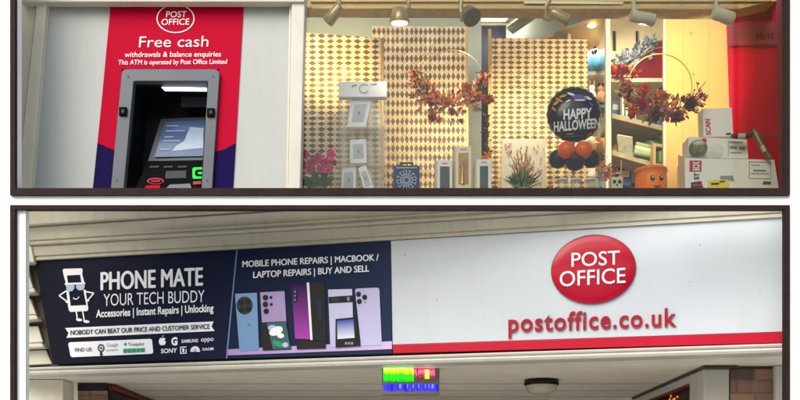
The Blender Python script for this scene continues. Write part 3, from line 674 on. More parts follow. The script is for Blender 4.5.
for i, (x, yy, y_, w, h, m, m2, lab) in enumerate([
    (590, 72, 1.02, 6, 9, 'silver_leaf', 'mug_white', 'small grey carton between the blue owl mugs'),
    (617, 117, .95, 5, 16, 'mug_blue', 'mug_white', 'narrow blue carton at the left end of the wreath shelf, beside the white upright'),
    (589, 151, 1.0, 5, 8, 'vase_green', 'mug_white', 'small green carton at the left of the low gourd shelf'),
    (626, 186, .9, 9, 20, 'label_blue', 'box_ivory', 'dark blue carton on the floor behind the skull pot'),
    (640, 172, .95, 10, 12, 'clay', 'box_ivory', 'tan carton on the floor behind the pumpkin bucket'),
    (592, 187, .9, 8, 24, 'book_grey', 'mug_white', 'grey carton on the floor behind the balloon base'),
    (603, 188, .9, 7, 17, 'silver_leaf', 'mug_blue', 'silver carton on the floor behind the orange posy')]):
    t = thing('stock_carton', lab, 'box', P(x, yy, y_), ST)
    MB().m(m).px([(x-w, yy-h), (x+w*.6, yy-h+.4), (x+w*.6, yy), (x-w, yy)], y_, .06).build('carton', t, .003)
    MB().m(m2).px([(x-w*.8, yy-h*.8), (x+w*.4, yy-h*.78), (x+w*.4, yy-h*.45), (x-w*.8, yy-h*.45)], y_-.003, .004).build('label_panel', t)
for i, (x, y_, r_, m, lab) in enumerate([(551.5, -.2, 5.2, 'orange', 'little orange gourd left of the glass jars'), (600, -.2, 4.4, 'box_ivory', 'little cream gourd right of the glass jars'), (628.5, -.05, 4.6, 'autumn2', 'little amber gourd between the skull pot and the bucket')]):
    bs = Vector((P(x, 300, y_).x, y_, zf)); s = px2m(1, y_); t = thing('gourd', lab, 'gourd', bs, 'little gourds along the window sill'); n = 28; vs = []; fs = []
    for k in range(11):
        a = PI*k/10
        for j in range(n):
            b_ = 2*PI*j/n; q = r_*s*math.sin(a)*(1-.09*abs(math.sin(4*b_))); vs.append(bs+Vector((q*math.cos(b_), q*math.sin(b_), r_*s*.8*(1-math.cos(a)))))
    for k in range(10):
        for j in range(n): fs.append([k*n+j, k*n+(j+1) % n, (k+1)*n+(j+1) % n, (k+1)*n+j])
    MB().m(m).add(vs, fs, True).build('body', t); MB().m('autumn5').tube([bs+Vector((0, 0, r_*s*1.5)), bs+Vector((.006, 0, r_*s*2.1))], [.006, .004], 6).build('stalk', t)
# hanging wreaths --------------------------------------------------------
def wreath(label, cx, cy, r, y, spine, pal, seed, width, nleaf, extra, hoop=.003):
    t = thing('wreath', label, 'wreath', P(cx, cy, y), 'autumn wreaths hung in the window'); rnd = random.Random(seed)
    b = MB().m('hoop_gold'); pts = [P(px, py, y) for px, py in ell(cx, cy, r, r, 48)]; b.tube(pts+[pts[0]], hoop, 6, False); b.build('hoop', t)
    n = len(spine)-1
    def at(u):
        i = min(n-1, int(u*n)); f = u*n-i; a, c = spine[i], spine[i+1]; return a[0]+(c[0]-a[0])*f, a[1]+(c[1]-a[1])*f, (c[0]-a[0], c[1]-a[1])
    b = MB(); tw = MB().m('autumn5')
    for k in range(nleaf):
        u = rnd.random(); x, yy, tg = at(u); wd = width(u); out = rnd.gauss(0, .42); nl = math.hypot(*tg); sg = 1 if u > .5 else -1
        tx, ty = tg[0]/nl*sg, tg[1]/nl*sg; nx, ny = -tg[1]/nl, tg[0]/nl
        c = P(x+nx*out*wd, yy+ny*out*wd, y+rnd.gauss(0, .03)); ed = abs(u-.5)*2
        d = Vector((tx*(.3+ed)+nx*out*1.6+rnd.uniform(-.5, .5), rnd.uniform(-.6, .3), -(ty*(.3+ed)+ny*out*1.6)+rnd.uniform(-.5, .5)))
        L = rnd.uniform(.018, .042)*(1 if wd > 6 else .75)
        b.m(rnd.choice(pal)).leaf(c, d, L, L*rnd.uniform(.38, .7), (rnd.uniform(-.5, .5), -1, rnd.uniform(-.5, .5)))
    b.build('leaves', t)
    for k in range(26):
        u = rnd.choice([rnd.uniform(0, .3), rnd.uniform(.7, 1)]); x, yy, tg = at(u); c = P(x, yy, y); e = c+Vector((rnd.uniform(-.07, .07), rnd.uniform(-.08, .02), rnd.uniform(-.02, .1)))
        tw.tube([c, (c+e)/2+Vector((rnd.uniform(-.01, .01), 0, .01)), e], .0022, 5)
    tw.build('twigs', t)
    b = MB().m('berry')
    for (x0, y0, x1, y1, m) in extra['sprigs']:
        for k in range(m):
            u = rnd.random(); b.ball(P(x0+(x1-x0)*u+rnd.gauss(0, 2.4), y0+(y1-y0)*u+rnd.gauss(0, 2.4), y+rnd.gauss(-.02, .02)), px2m(rnd.uniform(.7, 1.2), y), n=8, m=6)
    b.build('berries', t)
    for (x, yy, rr, m) in extra['blooms']:
        b = MB().m(m)
        for k in range(16):
            a = 2*PI*k*.382; q = .3+.7*k/16
            b.leaf(P(x, yy, y-.085+.02*q), (math.cos(a)*q, -1.1+q, math.sin(a)*q), px2m(rr, y)*(.7+.3*q), px2m(rr, y)*.75)
        b.ball(P(x, yy, y-.07), px2m(rr*.5, y), px2m(rr*.4, y), px2m(rr*.45, y), 10, 8, noise=.08); b.build('bloom', t)
AU = ['autumn0', 'autumn2', 'autumn2', 'autumn3', 'autumn5', 'autumn0', 'autumn2', 'autumn4', 'plum2', 'autumn1', 'orange']
wreath('russet autumn wreath of berries and leaves hung before the middle patterned screen', 452, 82, 32, -.12,
       [(414, 72), (421, 88), (433, 100), (448, 106), (464, 105), (476, 94), (486, 74)], AU, 11, lambda u: 3.5+11*math.sin(PI*u)**1.2, 470,
       dict(sprigs=[(412, 68, 424, 92, 34), (405, 95, 420, 96, 14), (478, 88, 487, 68, 22), (470, 100, 494, 97, 10)], blooms=[(432, 118, 7, 'autumn0'), (447, 102, 7, 'autumn2'), (467, 88, 7, 'autumn2'), (488, 100, 7.5, 'autumn0'), (452, 112, 6, 'plum2'), (476, 108, 6, 'autumn4')]), .0012)
wreath('orange and plum autumn wreath hung in front of the shelves and ochre panel', 660, 86, 32, -.12,
       [(623, 82), (630, 96), (642, 103), (655, 107), (672, 112), (688, 106), (704, 96)], ['plum0', 'plum1', 'plum3', 'plum4', 'plum2', 'plum4', 'autumn2', 'autumn0', 'autumn4'], 23, lambda u: 4+11*math.sin(PI*u)**1.1, 520,
       dict(sprigs=[(628, 70, 630, 92, 14), (690, 100, 698, 86, 8)], blooms=[(645, 90, 8, 'orange'), (661, 97, 10, 'autumn2'), (632, 113, 8, 'autumn0'), (642, 104, 7, 'label_red'), (628, 85, 6, 'autumn2'), (626, 70, 5, 'autumn0'), (655, 115, 9, 'plum0'), (676, 118, 10, 'plum1'), (690, 104, 9, 'plum0'), (665, 112, 7, 'plum2'), (634, 96, 5, 'autumn4')]))

# orchid ------------------------------------------------------------------
base = Vector((P(318, 300, -.15).x, -.15, zf)); t = thing('orchid', 'bright pink potted orchid in the corner beside the cream pillar', 'potted plant', base); rnd = random.Random(9); s = px2m(1, -.15)
MB().m('pot_grey').lathe(base, [(0, 0), (6*s, 0), (8*s, 9*s), (8.4*s, 9.5*s), (7*s, 9*s), (0, 8.6*s)], 18).build('pot', t)
for k in range(9):
    a = rnd.uniform(-1.2, 1.2); MB().m(rnd.choice(['leaf_dark', 'leaf_green'])).leaf(base+Vector((0, 0, 8*s)), (math.sin(a)*1.2, rnd.uniform(-.7, .2), .55+.4*rnd.random()), .13, .055, (0, -1, .6)).build('leaf', t)
for i, (ex, ey) in enumerate(((306, 158), (318, 154), (330, 160))):
    e = P(ex, ey, -.17); MB().m('leaf_green').tube([base+Vector((0, 0, 8*s)), (base+e)/2+Vector((0, -.02, .05)), e], .004, 6).build('stem', t)
for k, (x, yy, rr) in enumerate([(305, 155, 5), (312, 163, 5), (310, 170, 4.5), (318, 158, 5.5), (326, 163, 5.5), (331, 155, 5), (329, 170, 4), (321, 169, 4.5), (304, 165, 4), (334, 163, 3.6)]):
    b = MB().m('petal_pink'); c = P(x, yy, -.2+rnd.uniform(-.03, .03))
    for j in range(5):
        a = 2*PI*j/5+k; b.leaf(c, (math.cos(a), -.25, math.sin(a)), px2m(rr*1.05, -.2), px2m(rr*1.25, -.2), (0, -1, 0))
    b.m('plum0').ball(c-Vector((0, .006, 0)), .006, n=8, m=6); b.build('flower', t)

# acrylic stand with boxed phones ------------------------------------------
yS = -.02
t = thing('acrylic_stand', 'clear three tier display stand with a white header against the left screen', 'display stand', Vector((P(361, 300, yS).x, yS, zf)))
MB().m('acrylic').px([(339, 96), (387, 96), (384, 194), (337, 194)], yS+.1, .008).build('back_sheet', t)
hd = MB().m('card_white').px([(339, 81.5), (387, 81.5), (387, 97), (338.5, 97)], yS, .05).build('header', t, .003)
b = MB().m('label_grey'); rg = ell(364, 88.5, 5, 4.6, 20, .6, 5.6); 
for i in range(19): b.flat([rg[i], rg[i+1], (rg[i+1][0]*.86+364*.14, rg[i+1][1]*.86+88.5*.14), (rg[i][0]*.86+364*.14, rg[i][1]*.86+88.5*.14)], planeY(yS), .003)
b.flat([(351, 86), (356, 84), (357, 85), (352, 87)], planeY(yS), .003); b.flat([(371, 84), (377, 83), (377, 84), (371, 85)], planeY(yS), .003); b.build('emblem', hd)
for k, (a0, a1) in enumerate(((127, 129.5), (163, 165.5))): MB().m('acrylic').rect(340, a0, 385, a1, yS, .1).build('ledge', t)
GP = 'small white boxes on the acrylic stand'
def card(label, poly, side, y):
    t = thing('product_box', label, 'box', P(*poly[3], y), GP)
    MB().m('card_white').px(poly, y, .02).build('front', t, .0015)
    MB().m('card_blue').px([((poly[i][0]*.62+sum(p[0] for p in poly)/4*.38), (poly[i][1]*.62+sum(p[1] for p in poly)/4*.38)) for i in range(4)], y-.002, .004).build('picture', t)
    MB().m('label_grey').px(ell(sum(p[0] for p in poly)/4, sum(p[1] for p in poly)/4, 1.3, 1.7, 10), y-.004, .004).build('dot', t)
    MB().m('acrylic').px(side, y+.006, .02).build('sleeve', t)
card('small white product box leaning back on the top tier of the clear stand', [(351, 100), (372, 98), (366, 127), (347, 127)], [(372, 98), (376, 104), (380, 127), (366, 127)], yS+.03)
card('small white product box upright on the middle tier of the clear stand', [(350, 140), (366, 139), (367, 163), (350, 163)], [(366, 139), (371, 141), (375, 162), (367, 163)], yS+.03)
card('small white product box with a dark dot on the lowest tier, left of its neighbour', [(342, 168), (356, 167), (356, 192), (341, 192)], [(356, 167), (358.5, 168), (358.5, 192), (356, 192)], yS+.03)
card('small white product box leaning to the left on the lowest tier of the clear stand', [(358, 168), (366, 165), (374, 189), (365, 192)], [(366, 165), (368, 166), (376, 188), (374, 189)], yS+.0)

# blue lattice lantern box ---------------------------------------------------
yB = -.1; t = thing('blue_gift_box', 'navy gift box with a pale round lattice emblem and top handle', 'gift box', Vector((P(406, 300, yB).x, yB, zf)))
pb = [(393.5, 165.5), (419.5, 165.5), (420, down(yB)), (393.5, down(yB))]
MB().m('blue_box').px(pb, yB, .12).build('carton', t, .004); MB().m('dark_panel').tube([P(400, 165.5, yB+.05), P(400.5, 163, yB+.05), P(412.5, 163, yB+.05), P(413, 165.5, yB+.05)], .006).build('handle', t)
b = MB().m('lattice'); pl = planeY(yB)
for rr_, w in ((10, .7), (6.3, .7), (3, .7)):
    e0 = ell(406.5, 180, rr_, rr_, 36); e1 = ell(406.5, 180, rr_-w, rr_-w, 36)
    for k in range(36):
        if (k % 3) or rr_ < 4: b.flat([e0[k], e0[(k+1) % 36], e1[(k+1) % 36], e1[k]], pl, .003)
for k in range(16):
    a = 2*PI*k/16; ca, sa = math.cos(a), math.sin(a); b.flat([(406.5+3*ca-.35*sa, 180+3*sa+.35*ca), (406.5+9.6*ca-.35*sa, 180+9.6*sa+.35*ca), (406.5+9.6*ca+.35*sa, 180+9.6*sa-.35*ca), (406.5+3*ca+.35*sa, 180+3*sa-.35*ca)], pl, .0032)
b.build('emblem', t); MB().m('lattice').flat([(396, 167.3), (417, 167.3), (417, 168.2), (396, 168.2)], pl, .003).build('label_strip', t)

# three window boxes ----------------------------------------------------------
GB = 'white cartons with a clear window'
def wbox3(label, x0, x1, top, y, m, win, mw):
    t = thing('window_carton', label, 'box', Vector((P((x0+x1)/2, 300, y).x, y, zf)), GB); bt = down(y)
    MB().m(m).px([(x0, top), (x1, top), (x1, bt), (x0, bt)], y, .11).build('carton', t, .003)
    MB().m('box_side').px([(x0-2.2, top+.9), (x0, top), (x0, bt), (x0-2.2, bt)], y+.003, .09).build('side_flap', t)
    MB().m(mw).px([(x0+win[0], top+win[1]), (x1-win[0], top+win[1]), (x1-win[0], bt), (x0+win[0], bt)] if win[2] is None else [(x0+win[0], top+win[1]), (x1-win[0], top+win[1]), (x1-win[0], win[2]), (x0+win[0], win[2])], y-.003, .004).build('clear_window', t)
    MB().m('label_grey').rect(x0+5, top+2.8, x1-5, top+3.8, y-.002, .003).build('lettering_line', t)
    return t
wbox3('white carton with a smoky window, left of the ivory carton', 437, 452.5, 160, -.06, 'box_white', (3, 6.5, None), 'box_glass')
t2 = wbox3('tall ivory carton with an amber window, between the two white cartons', 455.5, 471.5, 146, -.02, 'box_ivory', (3, 7, 184), 'box_amber')
MB().m('hoop_gold').tube([P(462.5, 184, -.026), P(462.5, 168, -.028), P(461.5, 162, -.03)], [.012, .006, .009]).build('bottle', t2)
wbox3('white carton with a smoky window, nearest the flower canvas', 476.5, 491.5, 159, -.06, 'box_white', (3.4, 7, None), 'box_glass')
# slim dried stem by the gap
t = thing('dried_stem', 'dark dried leafy stem rising in the gap behind the white cartons', 'dried flowers', Vector((P(487, 300, .2).x, .2, zf))); rnd = random.Random(4)
MB().m('leaf_dark').tube([Vector((P(487, 300, .2).x, .2, zf)), P(486.5, 150, .2), P(486, 118, .2)], [.005, .004, .003], 6).build('stem', t); b = MB()
for k in range(60): b.m(rnd.choice(['leaf_dark', 'autumn5', 'plum3'])).leaf(P(486.5+rnd.gauss(0, 1), rnd.uniform(116, 185), .2), (rnd.uniform(-1, 1), rnd.uniform(-1, .5), rnd.uniform(-.2, 1)), .035, .016)
for k in range(14): b.m('autumn2').leaf(P(487, 158, .18), (rnd.uniform(-1, 1), -.5, rnd.uniform(-.3, 1)), .05, .016)
b.build('leaves', t)
# canvas and grass plant
yC = .12; t = thing('flower_canvas', 'cream canvas print of faint flowers leaning on the right screen', 'picture', Vector((P(524, 300, yC).x, yC, zf)))
MB().m('canvas').px([(502, 139), (545, 139), (546, down(yC)), (501, down(yC))], yC, .04).build('canvas', t, .003); rnd = random.Random(8); b = MB(); pl = planeY(yC)
for k in range(46):
    x, yy = rnd.choice([(rnd.uniform(504, 512), rnd.uniform(143, 158)), (rnd.uniform(532, 544), rnd.uniform(145, 186)), (rnd.uniform(505, 543), rnd.uniform(142, 186))]); a = rnd.uniform(0, PI)
    b.m(rnd.choice(['print_tan', 'print_rose', 'print_tan'])).flat(ell(x, yy, rnd.uniform(.8, 2.4), rnd.uniform(.4, .9), 8, rot=a), pl, .002+.0003*k, .001)
b.build('printed_flowers', t)
base = Vector((P(521.5, 300, -.05).x, -.05, zf)); t = thing('grass_plant', 'spiky pot plant with russet tips in a pale vase before the canvas', 'potted plant', base); s = px2m(1, -.05)
MB().m('pot_grey').lathe(base, [(0, 0), (6*s, 0), (6.6*s, 8*s), (6.8*s, 14.5*s), (6*s, 14.5*s), (0, 13.5*s)], 20).build('vase', t)
b = MB(); st = MB().m('stem_rust'); rnd = random.Random(12); top = base+Vector((0, 0, 15*s))
for k in range(210):
    a = rnd.gauss(0, .62); L = rnd.uniform(.06, .15); d = Vector((math.sin(a), rnd.uniform(-.5, .35), math.cos(a)*.9+.1)).normalized(); b.m(rnd.choice(['leaf_green', 'grass_green', 'leaf_dark', 'grass_green'])).leaf(top+Vector((rnd.gauss(0, .018), 0, rnd.uniform(-.01, .03))), d, L*(.75 if abs(a) > .8 else .8), .012)
for k in range(26):
    a = rnd.gauss(0, .38); d = Vector((math.sin(a), rnd.uniform(-.4, .3), math.cos(a))).normalized(); e = top+d*rnd.uniform(.13, .24); st.tube([top, (top+e)/2+Vector((0, 0, .01)), e], .0018, 4)
    for j in range(4): st.m(rnd.choice(['stem_rust', 'print_rose', 'autumn2'])).leaf(top+(e-top)*(.65+.09*j), d+Vector((rnd.uniform(-.7, .7), -.2, rnd.uniform(-.2, .3))), .03, .008)
b.build('blades', t); st.build('tips', t)

# balloon -----------------------------------------------------------------------
cx, cy, rb, yL = 574, 114.5, 27.5, -.12
t = thing('foil_balloon', 'black foil balloon reading happy halloween on orange and black latex balloons', 'balloon', Vector((P(574, 300, yL).x, yL, zf)))
c0 = P(cx, cy, yL); rm = px2m(rb, yL)
b = MB().m('balloon_black'); n = 44; m = 16; vs = []; fs = []; rnd = random.Random(2)
for i in range(m+1):
    a = PI*i/m
    for k in range(n):
        th = 2*PI*k/n; rr_ = math.sin(a); dep = -math.cos(a)*.52
        wob = 1+(.018*math.cos(22*th) if .55 < rr_ else 0)
        vs.append(c0+Vector((math.cos(th)*rr_*rm*wob, dep*rm*(1 if rr_ < .9 else .9), math.sin(th)*rr_*rm*wob)))
for i in range(m):
    for k in range(n): fs.append([i*n+k, i*n+(k+1) % n, (i+1)*n+(k+1) % n, (i+1)*n+k])
b.add(vs, fs, True); bl = b.build('foil_body', t)
def BL(px, py, off=0.0):
    y = yL
    for _ in range(8):
        v = P(px, py, y)-c0; q = min(.97, (v.x*v.x+v.z*v.z)/rm**2); y = yL-.52*rm*math.sqrt(1-q)
    return P(px, py, y-off)
text(bl, 'HAPPY', (563.5, 119.5), (592, 117.8), 10, 'white_print', BL, .006, bold=.03)
text(bl, 'HALLOWEEN', (553.8, 131.5), (600, 127.5), 9.5, 'white_print', BL, .006, bold=.03)
for (x, yy, rx, ry, rot, mm) in [(556, 103, 3.5, 1.3, -.6, 'balloon_lime'), (559, 100, 4, 1.4, .5, 'orange'), (554, 109, 3, 1.2, .9, 'orange'), (563, 96, 4, 1.2, -.3, 'balloon_lime'), (579, 97, 8, 2.6, .1, 'balloon_violet'), (571, 94, 4, 1.1, .3, 'card_white'), (588, 98, 4, 1.2, .4, 'card_white'), (580, 100, 6, .9, 0, 'white_print'), (591, 104, 3, 1, .8, 'balloon_violet'), (568, 101, 3, .8, -.5, 'white_print'), (575, 136, 8, .7, -.05, 'balloon_violet'), (570, 134, 4, .6, -.1, 'balloon_lime'), (590, 134, 3, .9, -.6, 'orange')]:
    MB().m(mm).flat(ell(x, yy, rx, ry, 14, rot=rot), BL, .005, .001).build('printed_motif', bl)
for x, yy, rr_, mm, dy in ((558, 159, 9.5, 'latex_black', .06), (591, 159, 9, 'latex_black', .06), (575, 160.5, 10.5, 'latex_black', -.02), (566.5, 150, 8.8, 'orange', -.06), (583.5, 150, 8.8, 'orange', -.06)):
    c = P(x, yy, yL+dy); r_ = px2m(rr_, yL+dy); b = MB().m(mm); b.ball(c, r_, r_, r_*.97, 24, 16); b.build('latex_balloon', t)
MB().m('lamp_white').tube([Vector((P(574, 300, yL).x, yL+.03, zf)), P(574, 140, yL+.03)], .004, 6).build('stick', t)
MB().m('pot_grey').lathe(Vector((P(574, 300, yL).x, yL+.03, zf)), [(0, 0), (.06, 0), (.06, .02), (0, .03)], 20).build('foot', t)
GJ = 'small clear glass jars at the balloon foot'
for i, (x, lab) in enumerate(((563, 'small clear glass jar below the left black balloon'), (576, 'small clear glass jar directly below the middle black balloon'), (590, 'small clear glass jar below the right black balloon'))):
    base = Vector((P(x, 300, -.25).x, -.25, zf)); tj = thing('glass_jar', lab, 'jar', base, GJ); s = px2m(1, -.25)
    MB().m('acrylic').lathe(base, [(0, 0), (5*s, 0), (5.4*s, 2*s), (5.4*s, 10*s), (4.6*s, 12*s), (5*s, 14*s)], 20).build('body', tj); MB().m('card_white').lathe(base+Vector((0, 0, 13*s)), [(5.3*s, 0), (5.3*s, s), (0, 1.4*s)], 20).build('lid', tj)
# small flowers, skull pot, bucket
base = Vector((P(606, 300, .1).x, .1, zf)); t = thing('orange_posy', 'little posy of orange and cream dried flowers beside the skull pot', 'flowers', base); rnd = random.Random(6); b = MB()
for k in range(90): b.m(rnd.choice(['autumn2', 'autumn4', 'orange', 'autumn0', 'box_ivory'])).leaf(P(606+rnd.gauss(0, 5), 174+rnd.gauss(0, 4.5), .08), (rnd.uniform(-1, 1), rnd.uniform(-1, .2), rnd.uniform(-.3, 1)), .035, .014)
b.build('petals', t); MB().m('clay').lathe(base, [(0, 0), (.03, 0), (.045, .08), (.04, .085)], 16).build('pot', t)
base = Vector((P(617, 300, .0).x, .0, zf)); t = thing('skull_pot', 'small pale pot with a black skull face beside the orange bucket', 'pot', base); s = px2m(1, 0)
hb = (down(0)-177); b = MB().m('towel_pale'); b.px([(611, 176.5), (623.5, 176.5), (622.5, down(0)), (612, down(0))], 0, .08); b.build('body', t, .008)
for x, yy, rx, ry in ((614.6, 181.5, 1.7, 1.8), (619.8, 181.5, 1.7, 1.8), (617.2, 184.7, .8, .9)): MB().m('sticker_face').px(ell(x, yy, rx, ry, 14), -.004, .004).build('eye' if rx > 1 else 'nose', t)
MB().m('lamp_white').tube([P(621, 176, .04), P(621.5, 160, .04)], .004, 6).build('label_stick', t)
base = Vector((P(651, 300, -.12).x, -.12, zf)); yK = -.12; s = px2m(1, yK); H = base.z; zt = P(651, 170, yK).z-H
t = thing('pumpkin_bucket', 'bright orange pumpkin faced bucket at the foot of the shelves', 'bucket', base)
b = MB().m('bucket_orange'); b.lathe(base, [(0, 0), (12.6*s, 0), (14.6*s, zt*.18), (15.7*s, zt*.45), (15.6*s, zt*.7), (14.9*s, zt*.9), (16*s, zt*.91), (16*s, zt), (15*s, zt), (14*s, zt*.4), (0, .01)], 32); b.build('body', t)
def BK(px, py, off=0):
    y = yK
    for _ in range(8): y = yK-math.sqrt(max(.1, (15.7*s)**2-(P(px, py, y).x-base.x)**2) if False else max(.0001, (15.7*s)**2-(P(px, py, y).x-base.x)**2))
    return P(px, py, y-off)
for x in (652.5, 661.5):
    MB().m('sticker_face').flat(ell(x, 178, 2.3 if x < 660 else 1.9, 2.7, 14), BK, .004).build('eye', t); MB().m('white_print').flat(ell(x+.5, 177, .8, .9, 10), BK, .008).build('glint', t)
MB().m('sticker_face').flat([(653.5, 184.6), (655.5, 185.6), (657.5, 185.8), (659.5, 185.4), (661, 184.4), (660.6, 185.6), (659, 186.8), (657, 187.1), (655, 186.7)], BK, .004).build('mouth', t)

# postal boxes at the right ------------------------------------------------------------
yP = -.22; bt = down(yP)
t = thing('postal_box', 'largest white postal carton with red and blue printing, at the bottom of its stack', 'box', Vector((P(735, 300, yP).x, yP, zf)), 'white postal cartons')
MB().m('box_white').prism(Q([(684.5, 158, yP), (774.5, 159.5, yP), (780, bt, yP), (685.5, bt, yP)]), (0, .16, 0)).build('carton', t, .003)
MB().m('box_ivory').prism(Q([(678.5, 154.5, yP+.12), (684.3, 158, yP), (685.2, bt, yP), (679, bt, yP+.12)]), (0, .01, 0)).build('side_panel', t)
plP = planeY(yP)
MB().m('label_red').flat([(689.5, 160.5), (701.5, 160.5), (701.5, 171.5), (689.5, 171.5)], plP, .003).build('red_label', t)
text(t, 'BOX', (699.4, 170.5), (699.4, 161.3), 6.5, 'white_print', plP, .007, bold=.03, up=(-1, 0))
text(t, 'ST', (699, 179.5), (699, 172.6), 4.8, 'label_blue', plP, .005, bold=.03, up=(-1, 0))
MB().m('dark_panel').flat([(691, 182.5), (701, 181), (703.5, 187.5), (691, 188)], plP, .003).build('stamp', t)
MB().m('label_red').flat([(693, 184), (702, 183.6), (702.6, 186), (693, 186.4)], plP, .006).build('stamp_band', t)
MB().m('yellow_tag').flat([(708, 180.5), (728, 179.5), (729.5, 186), (724, 188), (708, 188.5)], plP, .005).build('yellow_tag', t)
MB().m('dark_panel').flat([(711, 183), (719, 182.7), (719, 184.4), (711, 184.8)], plP, .008).build('tag_print', t); MB().m('dark_panel').flat([(719.5, 181), (725, 180.8), (725, 182), (719.5, 182.3)], plP, .008).build('tag_print', t)
MB().m('label_grey').flat([(720, 176), (733, 175.5), (734, 181), (720.5, 179)], plP, .003).build('print_mark', t)
b = MB().m('label_grey')
for q in ([(749, 161.5), (770.5, 162), (770.5, 162.6), (749, 162.1)], [(749, 178), (771.5, 178.4), (771.5, 179), (749, 178.6)], [(749, 161.5), (749.6, 161.5), (749.6, 178), (749, 178)], [(770, 162), (770.6, 162), (771.5, 179), (770.9, 179)], [(751, 164.5), (760, 164.7), (760, 165.5), (751, 165.3)], [(751, 173), (769, 173.4), (769, 174.2), (751, 173.8)], [(753, 169.5), (766, 169.8), (766, 171.5), (753, 171.2)]): b.flat(q, plP, .003)
b.build('address_label', t); MB().m('leaf_green').flat([(763, 181.5), (771, 181.5), (771, 184.5), (763, 184.5)], plP, .003).build('green_mark', t)
yM = -.14
zz = P(700, 158, yP).z
t = thing('postal_box', 'flat white postal carton in the middle of the stack, under the upright one', 'box', P(718, 158, yP+.08), 'white postal cartons')
MB().m('box_white').prism(Q([(688.5, 136.5, yM), (747, 139.5, yM), (748.5, 158.5, yM), (688, 158, yM)]), (0, .13, 0)).build('carton', t, .003)
plM = planeY(yM); b = MB().m('label_grey')
for q in ([(729, 141), (743, 141.6), (743, 143.3), (729, 142.7)], [(729.5, 146), (737, 146.3), (737, 149), (729.5, 148.7)], [(739, 147), (745, 147.3), (745, 150), (739, 149.7)], [(730, 152), (742, 152.4), (742, 153.4), (730, 153)], [(728, 140.5), (728.6, 140.5), (728.6, 156), (728, 156)]): b.flat(q, plM, .003)
b.build('address_label', t); MB().m('label_red').flat([(702, 138.2), (706.5, 138.5), (706.5, 143), (702, 142.6)], plM, .003).build('red_mark', t)
yT = -.08
t = thing('postal_box', 'upright ivory carton with red sideways lettering on top of the stack', 'box', P(715, 137, yT), 'white postal cartons')
MB().m('box_white').prism(Q([(702.5, 108.5, yT), (732, 107.5, yT), (733.5, 136, yT), (703.5, 137, yT)]), (0, .1, 0)).build('carton', t, .003)
MB().m('box_ivory').prism(Q([(698, 113, yT+.1), (702.4, 108.6, yT), (703.4, 137, yT), (699, 136, yT+.1)]), (0, .008, 0)).build('side_panel', t)
text(t, 'SCAN', (711, 135), (710, 119), 5, 'label_red', planeY(yT), .004, bold=.02, up=(-1, 0)); MB().m('dark_panel').flat([(726, 133), (731, 132.8), (731, 134.6), (726, 134.8)], planeY(yT), .003).build('small_mark', t)
t = thing('glass_bauble', 'round green and purple glass paperweight on the big postal carton', 'paperweight', P(697.5, 158, yP+.04)); MB().m('glaze_mix').ball(P(698, 148.5, yP+.03), px2m(9.3, yP), px2m(7, yP), px2m(8.5, yP), 24, 16).build('body', t); MB().m('towel_pale').ball(P(699, 144, yP-.0), px2m(6, yP), px2m(4, yP), px2m(3, yP), 16, 10).build('cap', t)
t = thing('glass_bauble', 'clear glass paperweight on the big postal carton, before the address label', 'paperweight', P(717, 158.5, yP+.04)); MB().m('acrylic').ball(P(717, 151, yP+.03), px2m(7, yP), px2m(5, yP), px2m(7, yP), 24, 16).build('body', t)
t = thing('tape_gun', 'grey handheld tape dispenser with a long handle lying on the cartons', 'tape dispenser', P(752, 140, -.2))
MB().m('screen_frame').tube([P(731, 135.5, -.2), P(738, 136.5, -.21), P(750, 135, -.22), P(754, 132, -.22)], [.008, .014, .016, .012], 10).build('nozzle', t)
MB().m('lamp_dark').tube([P(753.5, 130, -.22), P(757, 137, -.23), P(764, 150, -.25), P(770, 158.5, -.26)], [.016, .02, .018, .012], 10).build('handle', t); MB().m('lamp_white').tube([P(738, 136.3, -.222), P(745, 136, -.228)], .016, 12).build('tape_roll', t)
MB().m('lamp_white').tube([P(762, 146, -.262), P(765, 152, -.268)], .012, 10).build('grip_band', t)

# ================================================================== LOWER: fascia
def along(prof, x0, x1, m, name, parent, pyref, off0=0, cut=False):
    """profile [(out, up)] run along the fascia between two picture columns; up is measured from the line through pyref at the left"""
    a = F(x0, 400); c = F(x1, 400); a.z = c.z = pyref
    b = MB().m(m); n = len(prof)
    vs = [a+FN*(o+off0)+Vector((0, 0, u)) for o, u in prof]+[c+FN*(o+off0)+Vector((0, 0, u)) for o, u in prof]
    b.add(vs, [[i, i+1, n+i+1, n+i] for i in range(n-1)]+[list(range(n)), list(range(2*n-1, n-1, -1))]+[[n-1, 0, n, 2*n-1]]); o = b.build(name, parent)
    if cut:      # top weathered off along a slope that falls towards the right
        bm = bmesh.new(); bm.from_mesh(o.data); p = F(20, 206)-wloc(parent); q = F(800, 206)-wloc(parent); nn = (q-p).cross(FN).normalized()
        if nn.z < 0: nn = -nn
        bmesh.ops.bisect_plane(bm, geom=bm.verts[:]+bm.edges[:]+bm.faces[:], plane_co=p, plane_no=nn, clear_outer=True)
        bmesh.ops.holes_fill(bm, edges=bm.edges[:]); bm.to_mesh(o.data); bm.free()
    return o
zt = F(390, 241).z; zb_ = F(392, 354).z
co = thing('cornice', 'long beige moulded cornice over both shop signs', 'cornice', Vector((F(400, 400).x, F(400, 400).y, zt)))
along([(-.1, .004), (.02, .004), (.02, .02), (.014, .022), (.014, .027), (.026, .03), (.03, .055), (.036, .085)], 10, 800, 'cornice_paint', 'bed_mould', co, zt, 0, True)
along([(-.1, .086), (.03, .086), (.03, .092), (.05, .094), (.056, .100), (.056, .108), (.05, .112), (.046, .118), (.046, .122), (.058, .125), (.060, .134)], 10, 800, 'cornice_paint', 'fillet', co, zt, 0, True)
along([(-.1, .135), (.054, .135), (.054, .145), (.056, .16), (.062, .174), (.072, .186), (.086, .194), (-.1, .196)], 10, 800, 'cornice_paint', 'cove', co, zt, 0, True)
